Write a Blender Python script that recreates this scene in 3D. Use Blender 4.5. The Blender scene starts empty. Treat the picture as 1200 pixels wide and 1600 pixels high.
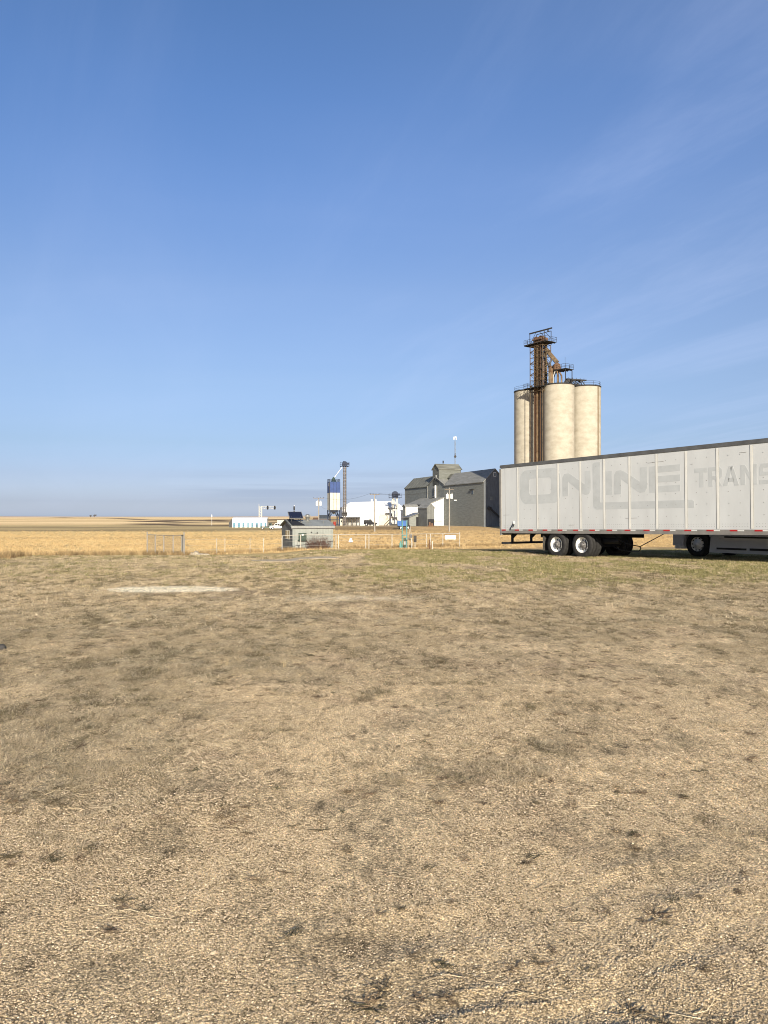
import bpy, math, random
import numpy as np
from mathutils import Vector, Matrix
R = math.radians
S = bpy.context.scene
COL = S.collection
random.seed(7)
rng = np.random.default_rng(11)

# ---------------------------------------------------------------- camera, sky, sun, exposure
H = 1.63                                   # eye height
cam = bpy.data.cameras.new('camera'); camo = bpy.data.objects.new('camera', cam); COL.objects.link(camo)
camo.location = (0, 0, H); camo.rotation_euler = (math.pi/2, 0, 0)
cam.sensor_fit = 'HORIZONTAL'; cam.sensor_width = 24; cam.lens = 24; cam.shift_y = 8/1200
cam.clip_start = .05; cam.clip_end = 30000
S.camera = camo

SUN_AZ, SUN_EL = 9.5, 19.0                 # behind the camera, a little to the right
W = bpy.data.worlds.new("World"); S.world = W; W.use_nodes = True
nt = W.node_tree; N = nt.nodes; Lk = nt.links
sky = N.new('ShaderNodeTexSky'); sky.sky_type = 'NISHITA'; sky.sun_disc = False
sky.sun_elevation = R(SUN_EL); sky.sun_rotation = R(180 - SUN_AZ)
tc = N.new('ShaderNodeTexCoord'); sep = N.new('ShaderNodeSeparateXYZ'); Lk.new(tc.outputs['Generated'], sep.inputs[0])
ramp = N.new('ShaderNodeValToRGB'); Lk.new(sep.outputs[2], ramp.inputs[0])
stops = [(0.0,(.72,.87,1.52)),(.0033,(.713,.862,1.533)),(.0192,(.526,.633,1.161)),(.0524,(.459,.526,.893)),(.0938,(.46,.522,.762)),
         (.1708,(.57,.61,.79)),(.2822,(.63,.682,.872)),(.3898,(.571,.703,.971)),(.4751,(.50,.69,1.0)),(.55,(.46,.67,.98)),(.72,(.48,.60,.80)),(1.0,(.52,.54,.58))]
cr = ramp.color_ramp
while len(cr.elements) < len(stops): cr.elements.new(.5)
for e, (p, c) in zip(cr.elements, stops): e.position = p; e.color = (c[0]/1.6, c[1]/1.6, c[2]/1.6, 1)
def vmath(op, a, b, tree=None):
    n = (tree or nt).nodes.new('ShaderNodeVectorMath'); n.operation = op
    for i, q in enumerate((a, b)):
        if hasattr(q, 'links'): (tree or nt).links.new(q, n.inputs[i])
        else: n.inputs[i].default_value = q
    return n.outputs[0]
def fmath(op, a, b=0.0, tree=None, clamp=False):
    n = (tree or nt).nodes.new('ShaderNodeMath'); n.operation = op; n.use_clamp = clamp
    for i, q in enumerate((a, b)):
        if hasattr(q, 'links'): (tree or nt).links.new(q, n.inputs[i])
        else: n.inputs[i].default_value = q
    return n.outputs[0]
base = vmath('MULTIPLY', sky.outputs[0], ramp.outputs[0])
# thin cirrus, laid out on a cloud ceiling above the place
den = fmath('ADD', fmath('MAXIMUM', sep.outputs[2], 0.0), .12)
px_ = fmath('DIVIDE', sep.outputs[0], den); py_ = fmath('DIVIDE', sep.outputs[1], den)
cmb = N.new('ShaderNodeCombineXYZ'); Lk.new(px_, cmb.inputs[0]); Lk.new(py_, cmb.inputs[1])
mp = N.new('ShaderNodeMapping'); Lk.new(cmb.outputs[0], mp.inputs[0]); mp.inputs['Rotation'].default_value = (0,0,R(24)); mp.inputs['Scale'].default_value = (.33,.95,1); mp.inputs['Location'].default_value = (.35,.2,0)
n1 = N.new('ShaderNodeTexNoise'); Lk.new(mp.outputs[0], n1.inputs[0]); n1.inputs['Scale'].default_value = 1.1; n1.inputs['Detail'].default_value = 5.0; n1.inputs['Roughness'].default_value = .5; n1.inputs['Distortion'].default_value = .35
cl = N.new('ShaderNodeMapRange'); Lk.new(n1.outputs[0], cl.inputs[0]); cl.inputs[1].default_value = .42; cl.inputs[2].default_value = .78; cl.interpolation_type = 'SMOOTHSTEP'
mpb = N.new('ShaderNodeMapping'); Lk.new(cmb.outputs[0], mpb.inputs[0]); mpb.vector_type = 'TEXTURE'; mpb.inputs['Rotation'].default_value = (0,0,R(-66)); mpb.inputs['Scale'].default_value = (3.4,.75,1)
n1b = N.new('ShaderNodeTexNoise'); Lk.new(mpb.outputs[0], n1b.inputs[0]); n1b.inputs['Scale'].default_value = 1.3; n1b.inputs['Detail'].default_value = 9.0; n1b.inputs['Roughness'].default_value = .62; n1b.inputs['Distortion'].default_value = .5
clb = N.new('ShaderNodeMapRange'); Lk.new(n1b.outputs[0], clb.inputs[0]); clb.inputs[1].default_value = .44; clb.inputs[2].default_value = .74; clb.interpolation_type = 'SMOOTHSTEP'
rt = N.new('ShaderNodeMapRange'); Lk.new(sep.outputs[0], rt.inputs[0]); rt.inputs[1].default_value = -.15; rt.inputs[2].default_value = .40; rt.inputs[3].default_value = .25; rt.inputs[4].default_value = 1.0
cirrus = fmath('ADD', fmath('MULTIPLY', cl.outputs[0], .05), fmath('MULTIPLY', fmath('ADD', fmath('MULTIPLY', clb.outputs[0], .17), .05), rt.outputs[0]))
mix1 = N.new('ShaderNodeMixRGB'); Lk.new(cirrus, mix1.inputs[0]); Lk.new(base, mix1.inputs[1]); mix1.inputs[2].default_value = (3.0,3.4,4.6,1)
# flat grey-blue stratus streaks low over the horizon
azn = N.new('ShaderNodeMapping'); Lk.new(tc.outputs['Generated'], azn.inputs[0]); azn.inputs['Scale'].default_value = (3.2,3.2,95)
n2 = N.new('ShaderNodeTexNoise'); Lk.new(azn.outputs[0], n2.inputs[0]); n2.inputs['Scale'].default_value = 1.0; n2.inputs['Detail'].default_value = 4.0; n2.inputs['Roughness'].default_value = .55
st = N.new('ShaderNodeMapRange'); Lk.new(n2.outputs[0], st.inputs[0]); st.inputs[1].default_value = .40; st.inputs[2].default_value = .62
bandr = N.new('ShaderNodeValToRGB'); Lk.new(sep.outputs[2], bandr.inputs[0])
be = bandr.color_ramp; be.elements[0].position = .012; be.elements[0].color = (0,0,0,1); be.elements[1].position = .03; be.elements[1].color = (1,1,1,1)
e = be.elements.new(.046); e.color = (1,1,1,1); e = be.elements.new(.062); e.color = (0,0,0,1)
axm = N.new('ShaderNodeMapRange'); Lk.new(sep.outputs[0], axm.inputs[0]); axm.inputs[1].default_value = -.34; axm.inputs[2].default_value = -.14; axm.interpolation_type = 'SMOOTHSTEP'
stf = fmath('MULTIPLY', fmath('MULTIPLY', st.outputs[0], bandr.outputs[0]), fmath('MULTIPLY', axm.outputs[0], .5))
mix2 = N.new('ShaderNodeMixRGB'); Lk.new(stf, mix2.inputs[0]); Lk.new(mix1.outputs[0], mix2.inputs[1]); mix2.inputs[2].default_value = (1.28,1.6,2.25,1)
Lk.new(mix2.outputs[0], N['Background'].inputs[0]); N['Background'].inputs[1].default_value = .128

sl = bpy.data.lights.new('sun', 'SUN'); sl.energy = 4.2; sl.angle = R(.55); sl.color = (1, .90, .74)
so = bpy.data.objects.new('sun', sl); COL.objects.link(so)
TO_SUN = Vector((math.sin(R(SUN_AZ))*math.cos(R(SUN_EL)), -math.cos(R(SUN_AZ))*math.cos(R(SUN_EL)), math.sin(R(SUN_EL))))
so.rotation_euler = (TO_SUN).to_track_quat('Z', 'Y').to_euler(); so.location = (20, -60, 40)
S.view_settings.view_transform = 'Standard'; S.view_settings.look = 'None'; S.view_settings.gamma = 1
S.view_settings.exposure = 1.0
S.render.resolution_x = 768; S.render.resolution_y = 1024
S.render.engine = 'CYCLES'
S.cycles.filter_width = 1.0

# ---------------------------------------------------------------- helpers
class MB:
    def __init__(s): s.v = []; s.f = []; s.m = []; s.s = []
    def add(s, vs, fs, mi=0, smooth=False):
        b = len(s.v); s.v += [tuple(p) for p in vs]
        for f in fs: s.f.append(tuple(b+i for i in f)); s.m.append(mi); s.s.append(smooth)
    def box(s, x0, x1, y0, y1, z0, z1, mi=0):
        s.add([(x0,y0,z0),(x1,y0,z0),(x1,y1,z0),(x0,y1,z0),(x0,y0,z1),(x1,y0,z1),(x1,y1,z1),(x0,y1,z1)],
              [(0,3,2,1),(4,5,6,7),(0,1,5,4),(1,2,6,5),(2,3,7,6),(3,0,4,7)], mi); return s
    def bbox(s, x0, x1, y0, y1, z0, z1, b=.03, mi=0):      # box with chamfered upright and top edges
        pts = [(x0+b,y0),(x1-b,y0),(x1,y0+b),(x1,y1-b),(x1-b,y1),(x0+b,y1),(x0,y1-b),(x0,y0+b)]
        n = 8; vs = [(x,y,z0) for x,y in pts]+[(x,y,z1-b) for x,y in pts]
        cx, cy = (x0+x1)/2, (y0+y1)/2
        ins = [(x+(b if x < cx else -b)*.8, y+(b if y < cy else -b)*.8) for x,y in pts]
        vs += [(x,y,z1) for x,y in ins]
        fs = [tuple(range(n-1,-1,-1)), tuple(range(2*n,3*n))]
        for r in range(2):
            for i in range(n): fs.append((r*n+i, r*n+(i+1)%n, (r+1)*n+(i+1)%n, (r+1)*n+i))
        s.add(vs, fs, mi); return s
    def obox(s, c, ax, ay, az, mi=0):                      # centre and three half-axis vectors
        c = Vector(c); ax, ay, az = Vector(ax), Vector(ay), Vector(az)
        vs = [c+a*ax+b*ay+d*az for d in (-1,1) for (a,b) in ((-1,-1),(1,-1),(1,1),(-1,1))]
        s.add(vs, [(0,3,2,1),(4,5,6,7),(0,1,5,4),(1,2,6,5),(2,3,7,6),(3,0,4,7)], mi); return s
    def bar(s, p, q, w, mi=0, h=None):
        p, q = Vector(p), Vector(q); d = q-p; L = d.length
        if L < 1e-6: return s
        d /= L; u = d.cross(Vector((0,0,1)))
        if u.length < 1e-3: u = Vector((1,0,0))
        u.normalize(); v = d.cross(u)
        return s.obox((p+q)/2, d*L/2, u*w/2, v*(h or w)/2, mi)
    def cyl(s, p, q, r, r1=None, n=12, mi=0, caps=True):
        p, q = Vector(p), Vector(q); r1 = r if r1 is None else r1
        d = (q-p).normalized(); u = d.cross(Vector((0,0,1)))
        if u.length < 1e-3: u = Vector((1,0,0))
        u.normalize(); v = u.cross(d)
        vs = [p+(u*math.cos(2*math.pi*i/n)+v*math.sin(2*math.pi*i/n))*r for i in range(n)]
        vs += [q+(u*math.cos(2*math.pi*i/n)+v*math.sin(2*math.pi*i/n))*r1 for i in range(n)]
        s.add(vs, [(i,i+n,(i+1)%n+n,(i+1)%n) for i in range(n)], mi, True)
        if caps: s.add(vs[:n], [tuple(range(n))], mi); s.add(vs[n:], [tuple(range(n-1,-1,-1))], mi)
        return s
    def tube(s, pts, r, n=8, mi=0):
        for a, b in zip(pts, pts[1:]): s.cyl(a, b, r, n=n, mi=mi)
        return s
    def lathe(s, prof, c=(0,0,0), axis='y', n=32, mi=0):   # prof (radius, along)
        vs = []
        for (r, t) in prof:
            for i in range(n):
                a = 2*math.pi*i/n; ca, sa = r*math.cos(a), r*math.sin(a)
                vs.append((c[0]+ca, c[1]+t, c[2]+sa) if axis == 'y' else (c[0]+ca, c[1]+sa, c[2]+t))
        fs = []
        for k in range(len(prof)-1):
            for i in range(n): fs.append((k*n+i, k*n+(i+1)%n, (k+1)*n+(i+1)%n, (k+1)*n+i))
        s.add(vs, fs, mi, True); return s
    def prism(s, pts, dvec, mi=0):                         # polygon of 3D points pushed along dvec
        pts = [Vector(p) for p in pts]; d = Vector(dvec); n = len(pts)
        vs = pts+[p+d for p in pts]
        s.add(vs, [tuple(range(n)), tuple(range(2*n-1,n-1,-1))]+[(i,i+n,(i+1)%n+n,(i+1)%n) for i in range(n)], mi); return s
    def build(s, name, mats, parent=None, loc=None, rot=None):
        me = bpy.data.meshes.new(name); me.from_pydata(s.v, [], s.f)
        mats = mats if isinstance(mats, (list, tuple)) else [mats]
        for m in mats: me.materials.append(m)
        me.polygons.foreach_set('material_index', s.m); me.polygons.foreach_set('use_smooth', s.s)
        me.update()
        import bmesh
        bm = bmesh.new(); bm.from_mesh(me); bmesh.ops.recalc_face_normals(bm, faces=bm.faces); bm.to_mesh(me); bm.free()
        o = bpy.data.objects.new(name, me); COL.objects.link(o)
        if parent: o.parent = parent
        if loc is not None: o.location = loc
        if rot is not None: o.rotation_euler = rot
        return o
def tag(o, label=None, cat=None, group=None, kind=None):
    if label: o['label'] = label
    if cat: o['category'] = cat
    if group: o['group'] = group
    if kind: o['kind'] = kind
    return o
def thing(name, label, cat, loc=(0,0,0), rz=0, group=None, rot=None):
    o = bpy.data.objects.new(name, None); COL.objects.link(o); o.empty_display_size = .2
    o.location = loc; o.rotation_euler = rot or (0,0,rz)
    return tag(o, label, cat, group)
def dup(root, loc, rot, label, group=None):
    r = root.copy(); COL.objects.link(r); r.location = loc; r.rotation_euler = rot; r['label'] = label
    if group: r['group'] = group
    for ch in list(root.children):
        c = ch.copy(); COL.objects.link(c); c.parent = r
        for g in list(ch.children): d = g.copy(); COL.objects.link(d); d.parent = c
    return r

def material(name, col, rough=.8, metal=0.0, var=.12, scale=3.0, bump=0.0, bscale=40.0, stretch=(1,1,1), col2=None, spec=.3, thr=(.35,.65)):
    m = bpy.data.materials.new(name); m.use_nodes = True; t = m.node_tree; b = t.nodes['Principled BSDF']
    b.inputs['Roughness'].default_value = rough; b.inputs['Metallic'].default_value = metal
    b.inputs['Specular IOR Level'].default_value = spec
    tcn = t.nodes.new('ShaderNodeTexCoord'); mpn = t.nodes.new('ShaderNodeMapping'); t.links.new(tcn.outputs['Object'], mpn.inputs[0]); mpn.inputs['Scale'].default_value = stretch
    nn = t.nodes.new('ShaderNodeTexNoise'); t.links.new(mpn.outputs[0], nn.inputs[0]); nn.inputs['Scale'].default_value = scale; nn.inputs['Detail'].default_value = 6; nn.inputs['Roughness'].default_value = .62
    rp = t.nodes.new('ShaderNodeValToRGB'); t.links.new(nn.outputs[0], rp.inputs[0])
    c2 = col2 or tuple(c*(1-var*2) for c in col)
    rp.color_ramp.elements[0].position = thr[0]; rp.color_ramp.elements[1].position = thr[1]
    rp.color_ramp.elements[0].color = (*c2, 1); rp.color_ramp.elements[1].color = (*[min(1, c*(1+var*.4)) for c in col], 1)
    t.links.new(rp.outputs[0], b.inputs['Base Color'])
    if bump:
        bn = t.nodes.new('ShaderNodeTexNoise'); t.links.new(mpn.outputs[0], bn.inputs[0]); bn.inputs['Scale'].default_value = bscale; bn.inputs['Detail'].default_value = 4
        bu = t.nodes.new('ShaderNodeBump'); t.links.new(bn.outputs[0], bu.inputs['Height']); bu.inputs['Strength'].default_value = 1; bu.inputs['Distance'].default_value = bump
        t.links.new(bu.outputs[0], b.inputs['Normal'])
    return m
def corrugated(name, col, period=.3, axis='x', rough=.45, metal=.35, var=.12, depth=.03, col2=None, scale=.6, stretch=(1,1,1)):
    m = material(name, col, rough, metal, var, scale, col2=col2, stretch=stretch); t = m.node_tree; b = t.nodes['Principled BSDF']
    tcn = t.nodes.new('ShaderNodeTexCoord'); wv = t.nodes.new('ShaderNodeTexWave'); t.links.new(tcn.outputs['Object'], wv.inputs[0])
    wv.bands_direction = axis.upper(); wv.inputs['Scale'].default_value = .314/period; wv.wave_profile = 'SIN'
    bu = t.nodes.new('ShaderNodeBump'); t.links.new(wv.outputs[1], bu.inputs['Height']); bu.inputs['Strength'].default_value = 1; bu.inputs['Distance'].default_value = depth
    t.links.new(bu.outputs[0], b.inputs['Normal']); return m
M = {}
M['trailer_paint'] = material('trailer_paint', (.55,.56,.55), .55, var=.045, scale=1.2, bump=.0006, bscale=6, stretch=(1,1,.35))
M['post_paint'] = material('post_paint', (.66,.65,.60), .5, var=.04, scale=2)
M['ghost_letter'] = material('ghost_letter', (.468,.483,.477), .6, var=.06, scale=1.6)
M['rail_alu'] = material('rail_alu', (.30,.28,.25), .5, .3, var=.12, scale=2)
M['top_rail'] = material('top_rail', (.13,.13,.128), .5, .2, var=.15, scale=2)
M['dark_seam'] = material('dark_seam', (.27,.265,.25), .8, var=.1)
M['red_tape'] = material('red_tape', (.45,.02,.02), .4, var=.1)
M['white_tape'] = material('white_tape', (.62,.62,.58), .4, var=.05)
M['black_steel'] = material('black_steel', (.018,.018,.02), .7, var=.15)
M['rubber'] = material('rubber', (.028,.027,.026), .85, var=.25, scale=9, bump=.002, bscale=60)
M['dusty_rubber'] = material('dusty_rubber', (.06,.055,.048), .9, var=.25, scale=6)
M['wheel_white'] = material('wheel_white', (.80,.79,.74), .4, var=.06, scale=5)
M['hub_grey'] = material('hub_grey', (.20,.19,.18), .6, .2, var=.2, scale=8)
M['truck_silver'] = material('truck_silver', (.60,.60,.60), .4, .0, var=.05, scale=1)
M['truck_white'] = material('truck_white', (.7,.7,.69), .3, var=.03)
M['alu'] = material('alu', (.55,.55,.55), .3, .8, var=.08)
M['glass'] = material('glass', (.02,.025,.03), .06, var=.02, spec=.8)
M['concrete'] = material('concrete', (.375,.345,.278), .85, var=.14, scale=.5, bump=.012, bscale=2.5, stretch=(1,1,1.7), col2=(.295,.268,.21), thr=(.30,.62))
M['concrete_stain'] = material('concrete_stain', (.19,.14,.08), .9, var=.2, scale=.5, stretch=(3,3,.3))
M['rust'] = material('rust', (.125,.075,.045), .85, var=.25, scale=1.2, col2=(.13,.07,.04))
M['rust_steel'] = material('rust_steel', (.15,.105,.06), .8, .1, var=.25, scale=1.4, col2=(.045,.035,.025))
M['dark_steel'] = material('dark_steel', (.05,.048,.046), .65, .3, var=.2, scale=2)
M['tan_pipe'] = material('tan_pipe', (.20,.14,.08), .8, var=.2, scale=.8, col2=(.10,.055,.028))
M['galv'] = material('galv', (.24,.24,.225), .45, .5, var=.12, scale=2)
M['grey_shingle'] = material('grey_shingle', (.215,.225,.205), .9, var=.12, scale=.9, bump=.02, bscale=5, stretch=(.5,.5,3), col2=(.165,.172,.157))
M['grey_shingle_light'] = material('grey_shingle_light', (.15,.155,.14), .9, var=.12, scale=.8, bump=.05, bscale=5, stretch=(.6,.6,3), col2=(.115,.12,.105))
M['grey_roof'] = material('grey_roof', (.25,.25,.235), .8, var=.12, scale=.7, bump=.03, bscale=6, col2=(.18,.18,.165), stretch=(3,.4,1))
M['olive_roof'] = material('olive_roof', (.20,.20,.165), .8, var=.2, scale=.5, col2=(.10,.10,.085), stretch=(.3,2.2,1))
M['white_wall'] = material('white_wall', (.80,.79,.74), .6, var=.05, scale=.6)
M['cream_wall'] = material('cream_wall', (.52,.49,.40), .7, var=.08, scale=.5)
M['white_roof'] = material('white_roof', (.80,.80,.78), .5, var=.03, scale=.4)
M['navy'] = material('navy', (.03,.062,.185), .5, var=.15, scale=.5)
M['navy_steel'] = material('navy_steel', (.014,.024,.055), .6, var=.2, scale=1)
M['bright_blue'] = material('bright_blue', (.012,.10,.33), .4, var=.08, scale=1)
M['door_blue'] = material('door_blue', (.085,.20,.27), .5, var=.06)
M['wood_post'] = material('wood_post', (.22,.18,.14), .9, var=.2, scale=3, stretch=(3,3,.4))
M['grey_post'] = material('grey_post', (.30,.275,.235), .85, var=.15, scale=2, stretch=(3,3,.4))
M['fence_steel'] = material('fence_steel', (.50,.47,.40), .5, .2, var=.12, scale=4)
M['teal'] = material('teal', (.09,.24,.215), .5, var=.1, scale=3)
M['pale_teal'] = material('pale_teal', (.13,.27,.27), .5, var=.1, scale=3)
M['dark_green'] = material('dark_green', (.03,.055,.04), .6, var=.15)
M['bark'] = material('bark', (.14,.085,.065), .9, var=.25, scale=9)
M['red_paint'] = material('red_paint', (.28,.03,.015), .5, var=.1)
M['brown_barn'] = material('brown_barn', (.12,.085,.075), .9, var=.15, scale=.3)
M['black_paint'] = material('black_paint', (.012,.012,.014), .25, var=.02, spec=.5)
M['panel_glass'] = material('panel_glass', (.012,.016,.035), .25, var=.05, scale=6, spec=.4)
M['shed_wall'] = corrugated('shed_wall', (.235,.25,.225), .24, 'x', .6, .0, .12, .008, scale=1.5)
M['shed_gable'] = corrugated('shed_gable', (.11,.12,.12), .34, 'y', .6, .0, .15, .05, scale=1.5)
M['shed_roof'] = corrugated('shed_roof', (.26,.27,.245), .24, 'x', .5, .1, .12, .015, scale=1.5)
M['office_wall'] = corrugated('office_wall', (.15,.155,.145), .5, 'x', .6, .0, .1, .05)
M['barn_wall'] = corrugated('barn_wall', (.075,.085,.095), .9, 'x', .6, .2, .1, .08)
M['slab'] = material('slab', (.42,.35,.25), .9, var=.12, scale=2.5, bump=.004, bscale=40)
M['rock_pale'] = material('rock_pale', (.36,.31,.23), .9, var=.2, scale=6, bump=.01, bscale=12)
M['rock_grey'] = material('rock_grey', (.055,.052,.05), .9, var=.3, scale=14, bump=.01, bscale=30)

# ---------------------------------------------------------------- ground shape
def _hash(ix, iy, seed):
    h = (ix.astype(np.int64)*374761393 + iy.astype(np.int64)*668265263 + seed*1274126177) & 0x7fffffff
    h = ((h ^ (h >> 13))*1103515245 + 12345) & 0x7fffffff
    h = ((h ^ (h >> 16))*69069 + 1) & 0x7fffffff
    return (h & 0xffffff)/float(0xffffff)
def vnoise(x, y, seed=0):
    x = np.asarray(x, float); y = np.asarray(y, float)
    ix = np.floor(x); iy = np.floor(y); fx = x-ix; fy = y-iy; fx = fx*fx*(3-2*fx); fy = fy*fy*(3-2*fy)
    a = _hash(ix,iy,seed); b = _hash(ix+1,iy,seed); c = _hash(ix,iy+1,seed); d = _hash(ix+1,iy+1,seed)
    return a*(1-fx)*(1-fy)+b*fx*(1-fy)+c*(1-fx)*fy+d*fx*fy
def fbm(x, y, seed=0, oct=4, g=.5):
    s = 0; a = 1; t = 0
    for k in range(oct): s = s+a*vnoise(x*2**k+17.3*k, y*2**k-9.1*k, seed+k); t += a; a *= g
    return s/t
def sstep(a, b, x): t = np.clip((x-a)/(b-a), 0, 1); return t*t*(3-2*t)
LEFT = np.array([(-50,0),(27,0),(36,-.20),(48,-.78),(63,-1.15),(90,-1.6),(120,-1.9),(250,-2.35),(330,-2.8),(500,-3.0),(800,-2.2),(1500,-.3),(3000,3.0),(6000,5.0),(12000,5.5)])
RIGHT = np.array([(-50,0),(36,0),(44,-.22),(63,-1.03),(72,-1.12),(120,-1.6),(200,-1.9),(226,-1.85),(242,-1.36),(262,-1.27),(400,-1.2),(800,-.5),(1500,.5),(3000,3.0),(6000,5.0),(12000,5.5)])
TRX, TRY, FX, FY = 5.34, 35.0, .545, -.838
def gz(X, Y, fine=True):
    X = np.asarray(X, float); Y = np.asarray(Y, float)
    u = X/np.maximum(Y, 1.0); t = sstep(-.15, -.075, u)
    z = np.interp(Y, LEFT[:,0], LEFT[:,1])*(1-t)+np.interp(Y, RIGHT[:,0], RIGHT[:,1])*t
    s = (X-TRX)*FX+(Y-TRY)*FY; l = -(X-TRX)*FY+(Y-TRY)*FX
    z = z + .0126*np.clip(s-4.5, 0, 10)*1.3*np.exp(-((l-1)/6.0)**2)
    far = sstep(250, 900, Y)
    z = z + far*(fbm(X/420, Y/420, 5, 3)-.5)*3.2*np.clip(1200/np.maximum(Y,1),.3,1)
    z = z + sstep(1800, 3500, Y)*(fbm(X/1500+3, Y/1500, 8, 3)-.5)*11
    z = z + sstep(60, 110, Y)*(1-far)*(fbm(X/40, Y/40, 9, 2)-.5)*.12
    if fine:
        n = 1-sstep(25, 60, Y)
        z = z + n*((fbm(X/2.2, Y/2.2, 2, 4)-.5)*.055 + (fbm(X/.35, Y/.35, 3, 2)-.5)*.010)
        # shallow wheel tracks crossing the lower right of the yard
        for (ax, ay, bx, by, w, d) in TRACKS:
            dx, dy = bx-ax, by-ay; L = math.hypot(dx, dy); tt = ((X-ax)*dx+(Y-ay)*dy)/L; dd = ((X-ax)*dy-(Y-ay)*dx)/L
            dd = dd + (fbm(tt*1.3, tt*0, 41, 2)-.5)*.12
            k = sstep(-.4, .1, tt)*(1-sstep(L-.5, L, tt))*(.3+1.1*sstep(.35,.6,fbm(tt*2.5, tt*0+ax, 42, 3)))
            z = z + k*d*(-np.exp(-(dd/w)**2)+.65*np.exp(-((dd-w*1.7)/(w*.5))**2)+.65*np.exp(-((dd+w*1.7)/(w*.5))**2))
        rr_ = sstep(.0, .9, X)*(1-sstep(4.6, 6.0, Y)); cx_, sx_ = math.cos(.62), math.sin(.62)
        z = z + rr_*(fbm((-X*sx_+Y*cx_)/.085, (X*cx_+Y*sx_)/1.4, 44, 2)-.5)*.010
    return z
def pg(x, y):                                   # a spot of the flat yard read off the photograph
    Y = H*1200/(y-808.0); return ((x-600)/1200*Y, Y)
TRACKS = []
for (x0,y0,x1,y1,w,d) in ((640,1600,1200,1448,.035,.0055),(830,1585,1200,1500,.05,.007),(560,1480,1200,1330,.10,.007),(880,1600,1300,1530,.05,.009),(0,1430,260,1290,.12,.006)):
    a = pg(x0,y0); b = pg(x1,y1); TRACKS.append((*a, *b, w, d))

# ---------------------------------------------------------------- ground cover maps (albedo only)
def blob(X, Y, x, y, rx, ry):                   # soft patch around a yard spot (rx, ry in metres)
    cx, cy = pg(x, y); return np.exp(-(((X-cx)/rx)**2+((Y-cy)/ry)**2))
def olive_zone(X, Y):                           # worn grassy ground: left half and the far right of the yard
    z = blob(X,Y,140,975,4.2,3.6)+blob(X,Y,110,1150,.95,1.5)+blob(X,Y,330,1030,1.5,1.3)+.9*blob(X,Y,1130,965,3.6,4.2)+.6*blob(X,Y,1180,1090,.7,.8)+.5*blob(X,Y,30,1240,.35,.4)
    return np.clip(z, 0, 1)*sstep(.36, .56, fbm(X/.7, Y/1.5, 26, 4)+.12*np.clip(z,0,1))
def grass_cover(X, Y):
    u = X/np.maximum(Y, .5)
    base = sstep(7.5, 13.5, Y + 5.5*(.05-u)*1.6*sstep(3,8,Y)*1.0 + (fbm(X/1.6, Y/2.6, 21, 4)-.5)*9)
    left = sstep(4.6, 6.5, Y)*sstep(-.16, -.38, u + (fbm(X/.9, Y/1.4, 22, 3)-.5)*.35)
    pale = sstep(.48, .62, fbm(X/3.1+4, Y/4.2, 23, 4))*(1-sstep(15, 19, Y))
    g = np.maximum(base*.95, left)*(1-.55*pale)
    g = np.maximum(g, olive_zone(X, Y)*.95)
    g = g*(1-.85*blob(X,Y,262,921,1.6,.7))*(1-.75*blob(X,Y,560,935,1.3,.7))*(1-.6*blob(X,Y,850,1120,2.6,1.4))
    g = g*(.35+.65*sstep(.36,.56,fbm(X/.5, Y/.8, 24, 3)))
    small = sstep(.62, .74, fbm(X/.42, Y/.55, 25, 3))*.7*sstep(3.4, 5, Y)*sstep(.42,.58,fbm(X/.09,Y/.16,27,3))
    return np.clip(np.maximum(g, small), 0, 1)
def lerp3(a, b, t): t = np.asarray(t)[..., None]; return a*(1-t)+b*t
def clumps(X, Y): return .5+(fbm(X/.17, Y/.42, 90, 4, .65)-.5)*1.35+.28*(fbm(X/2.2, Y/4.0, 91, 4)-.5)
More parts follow.
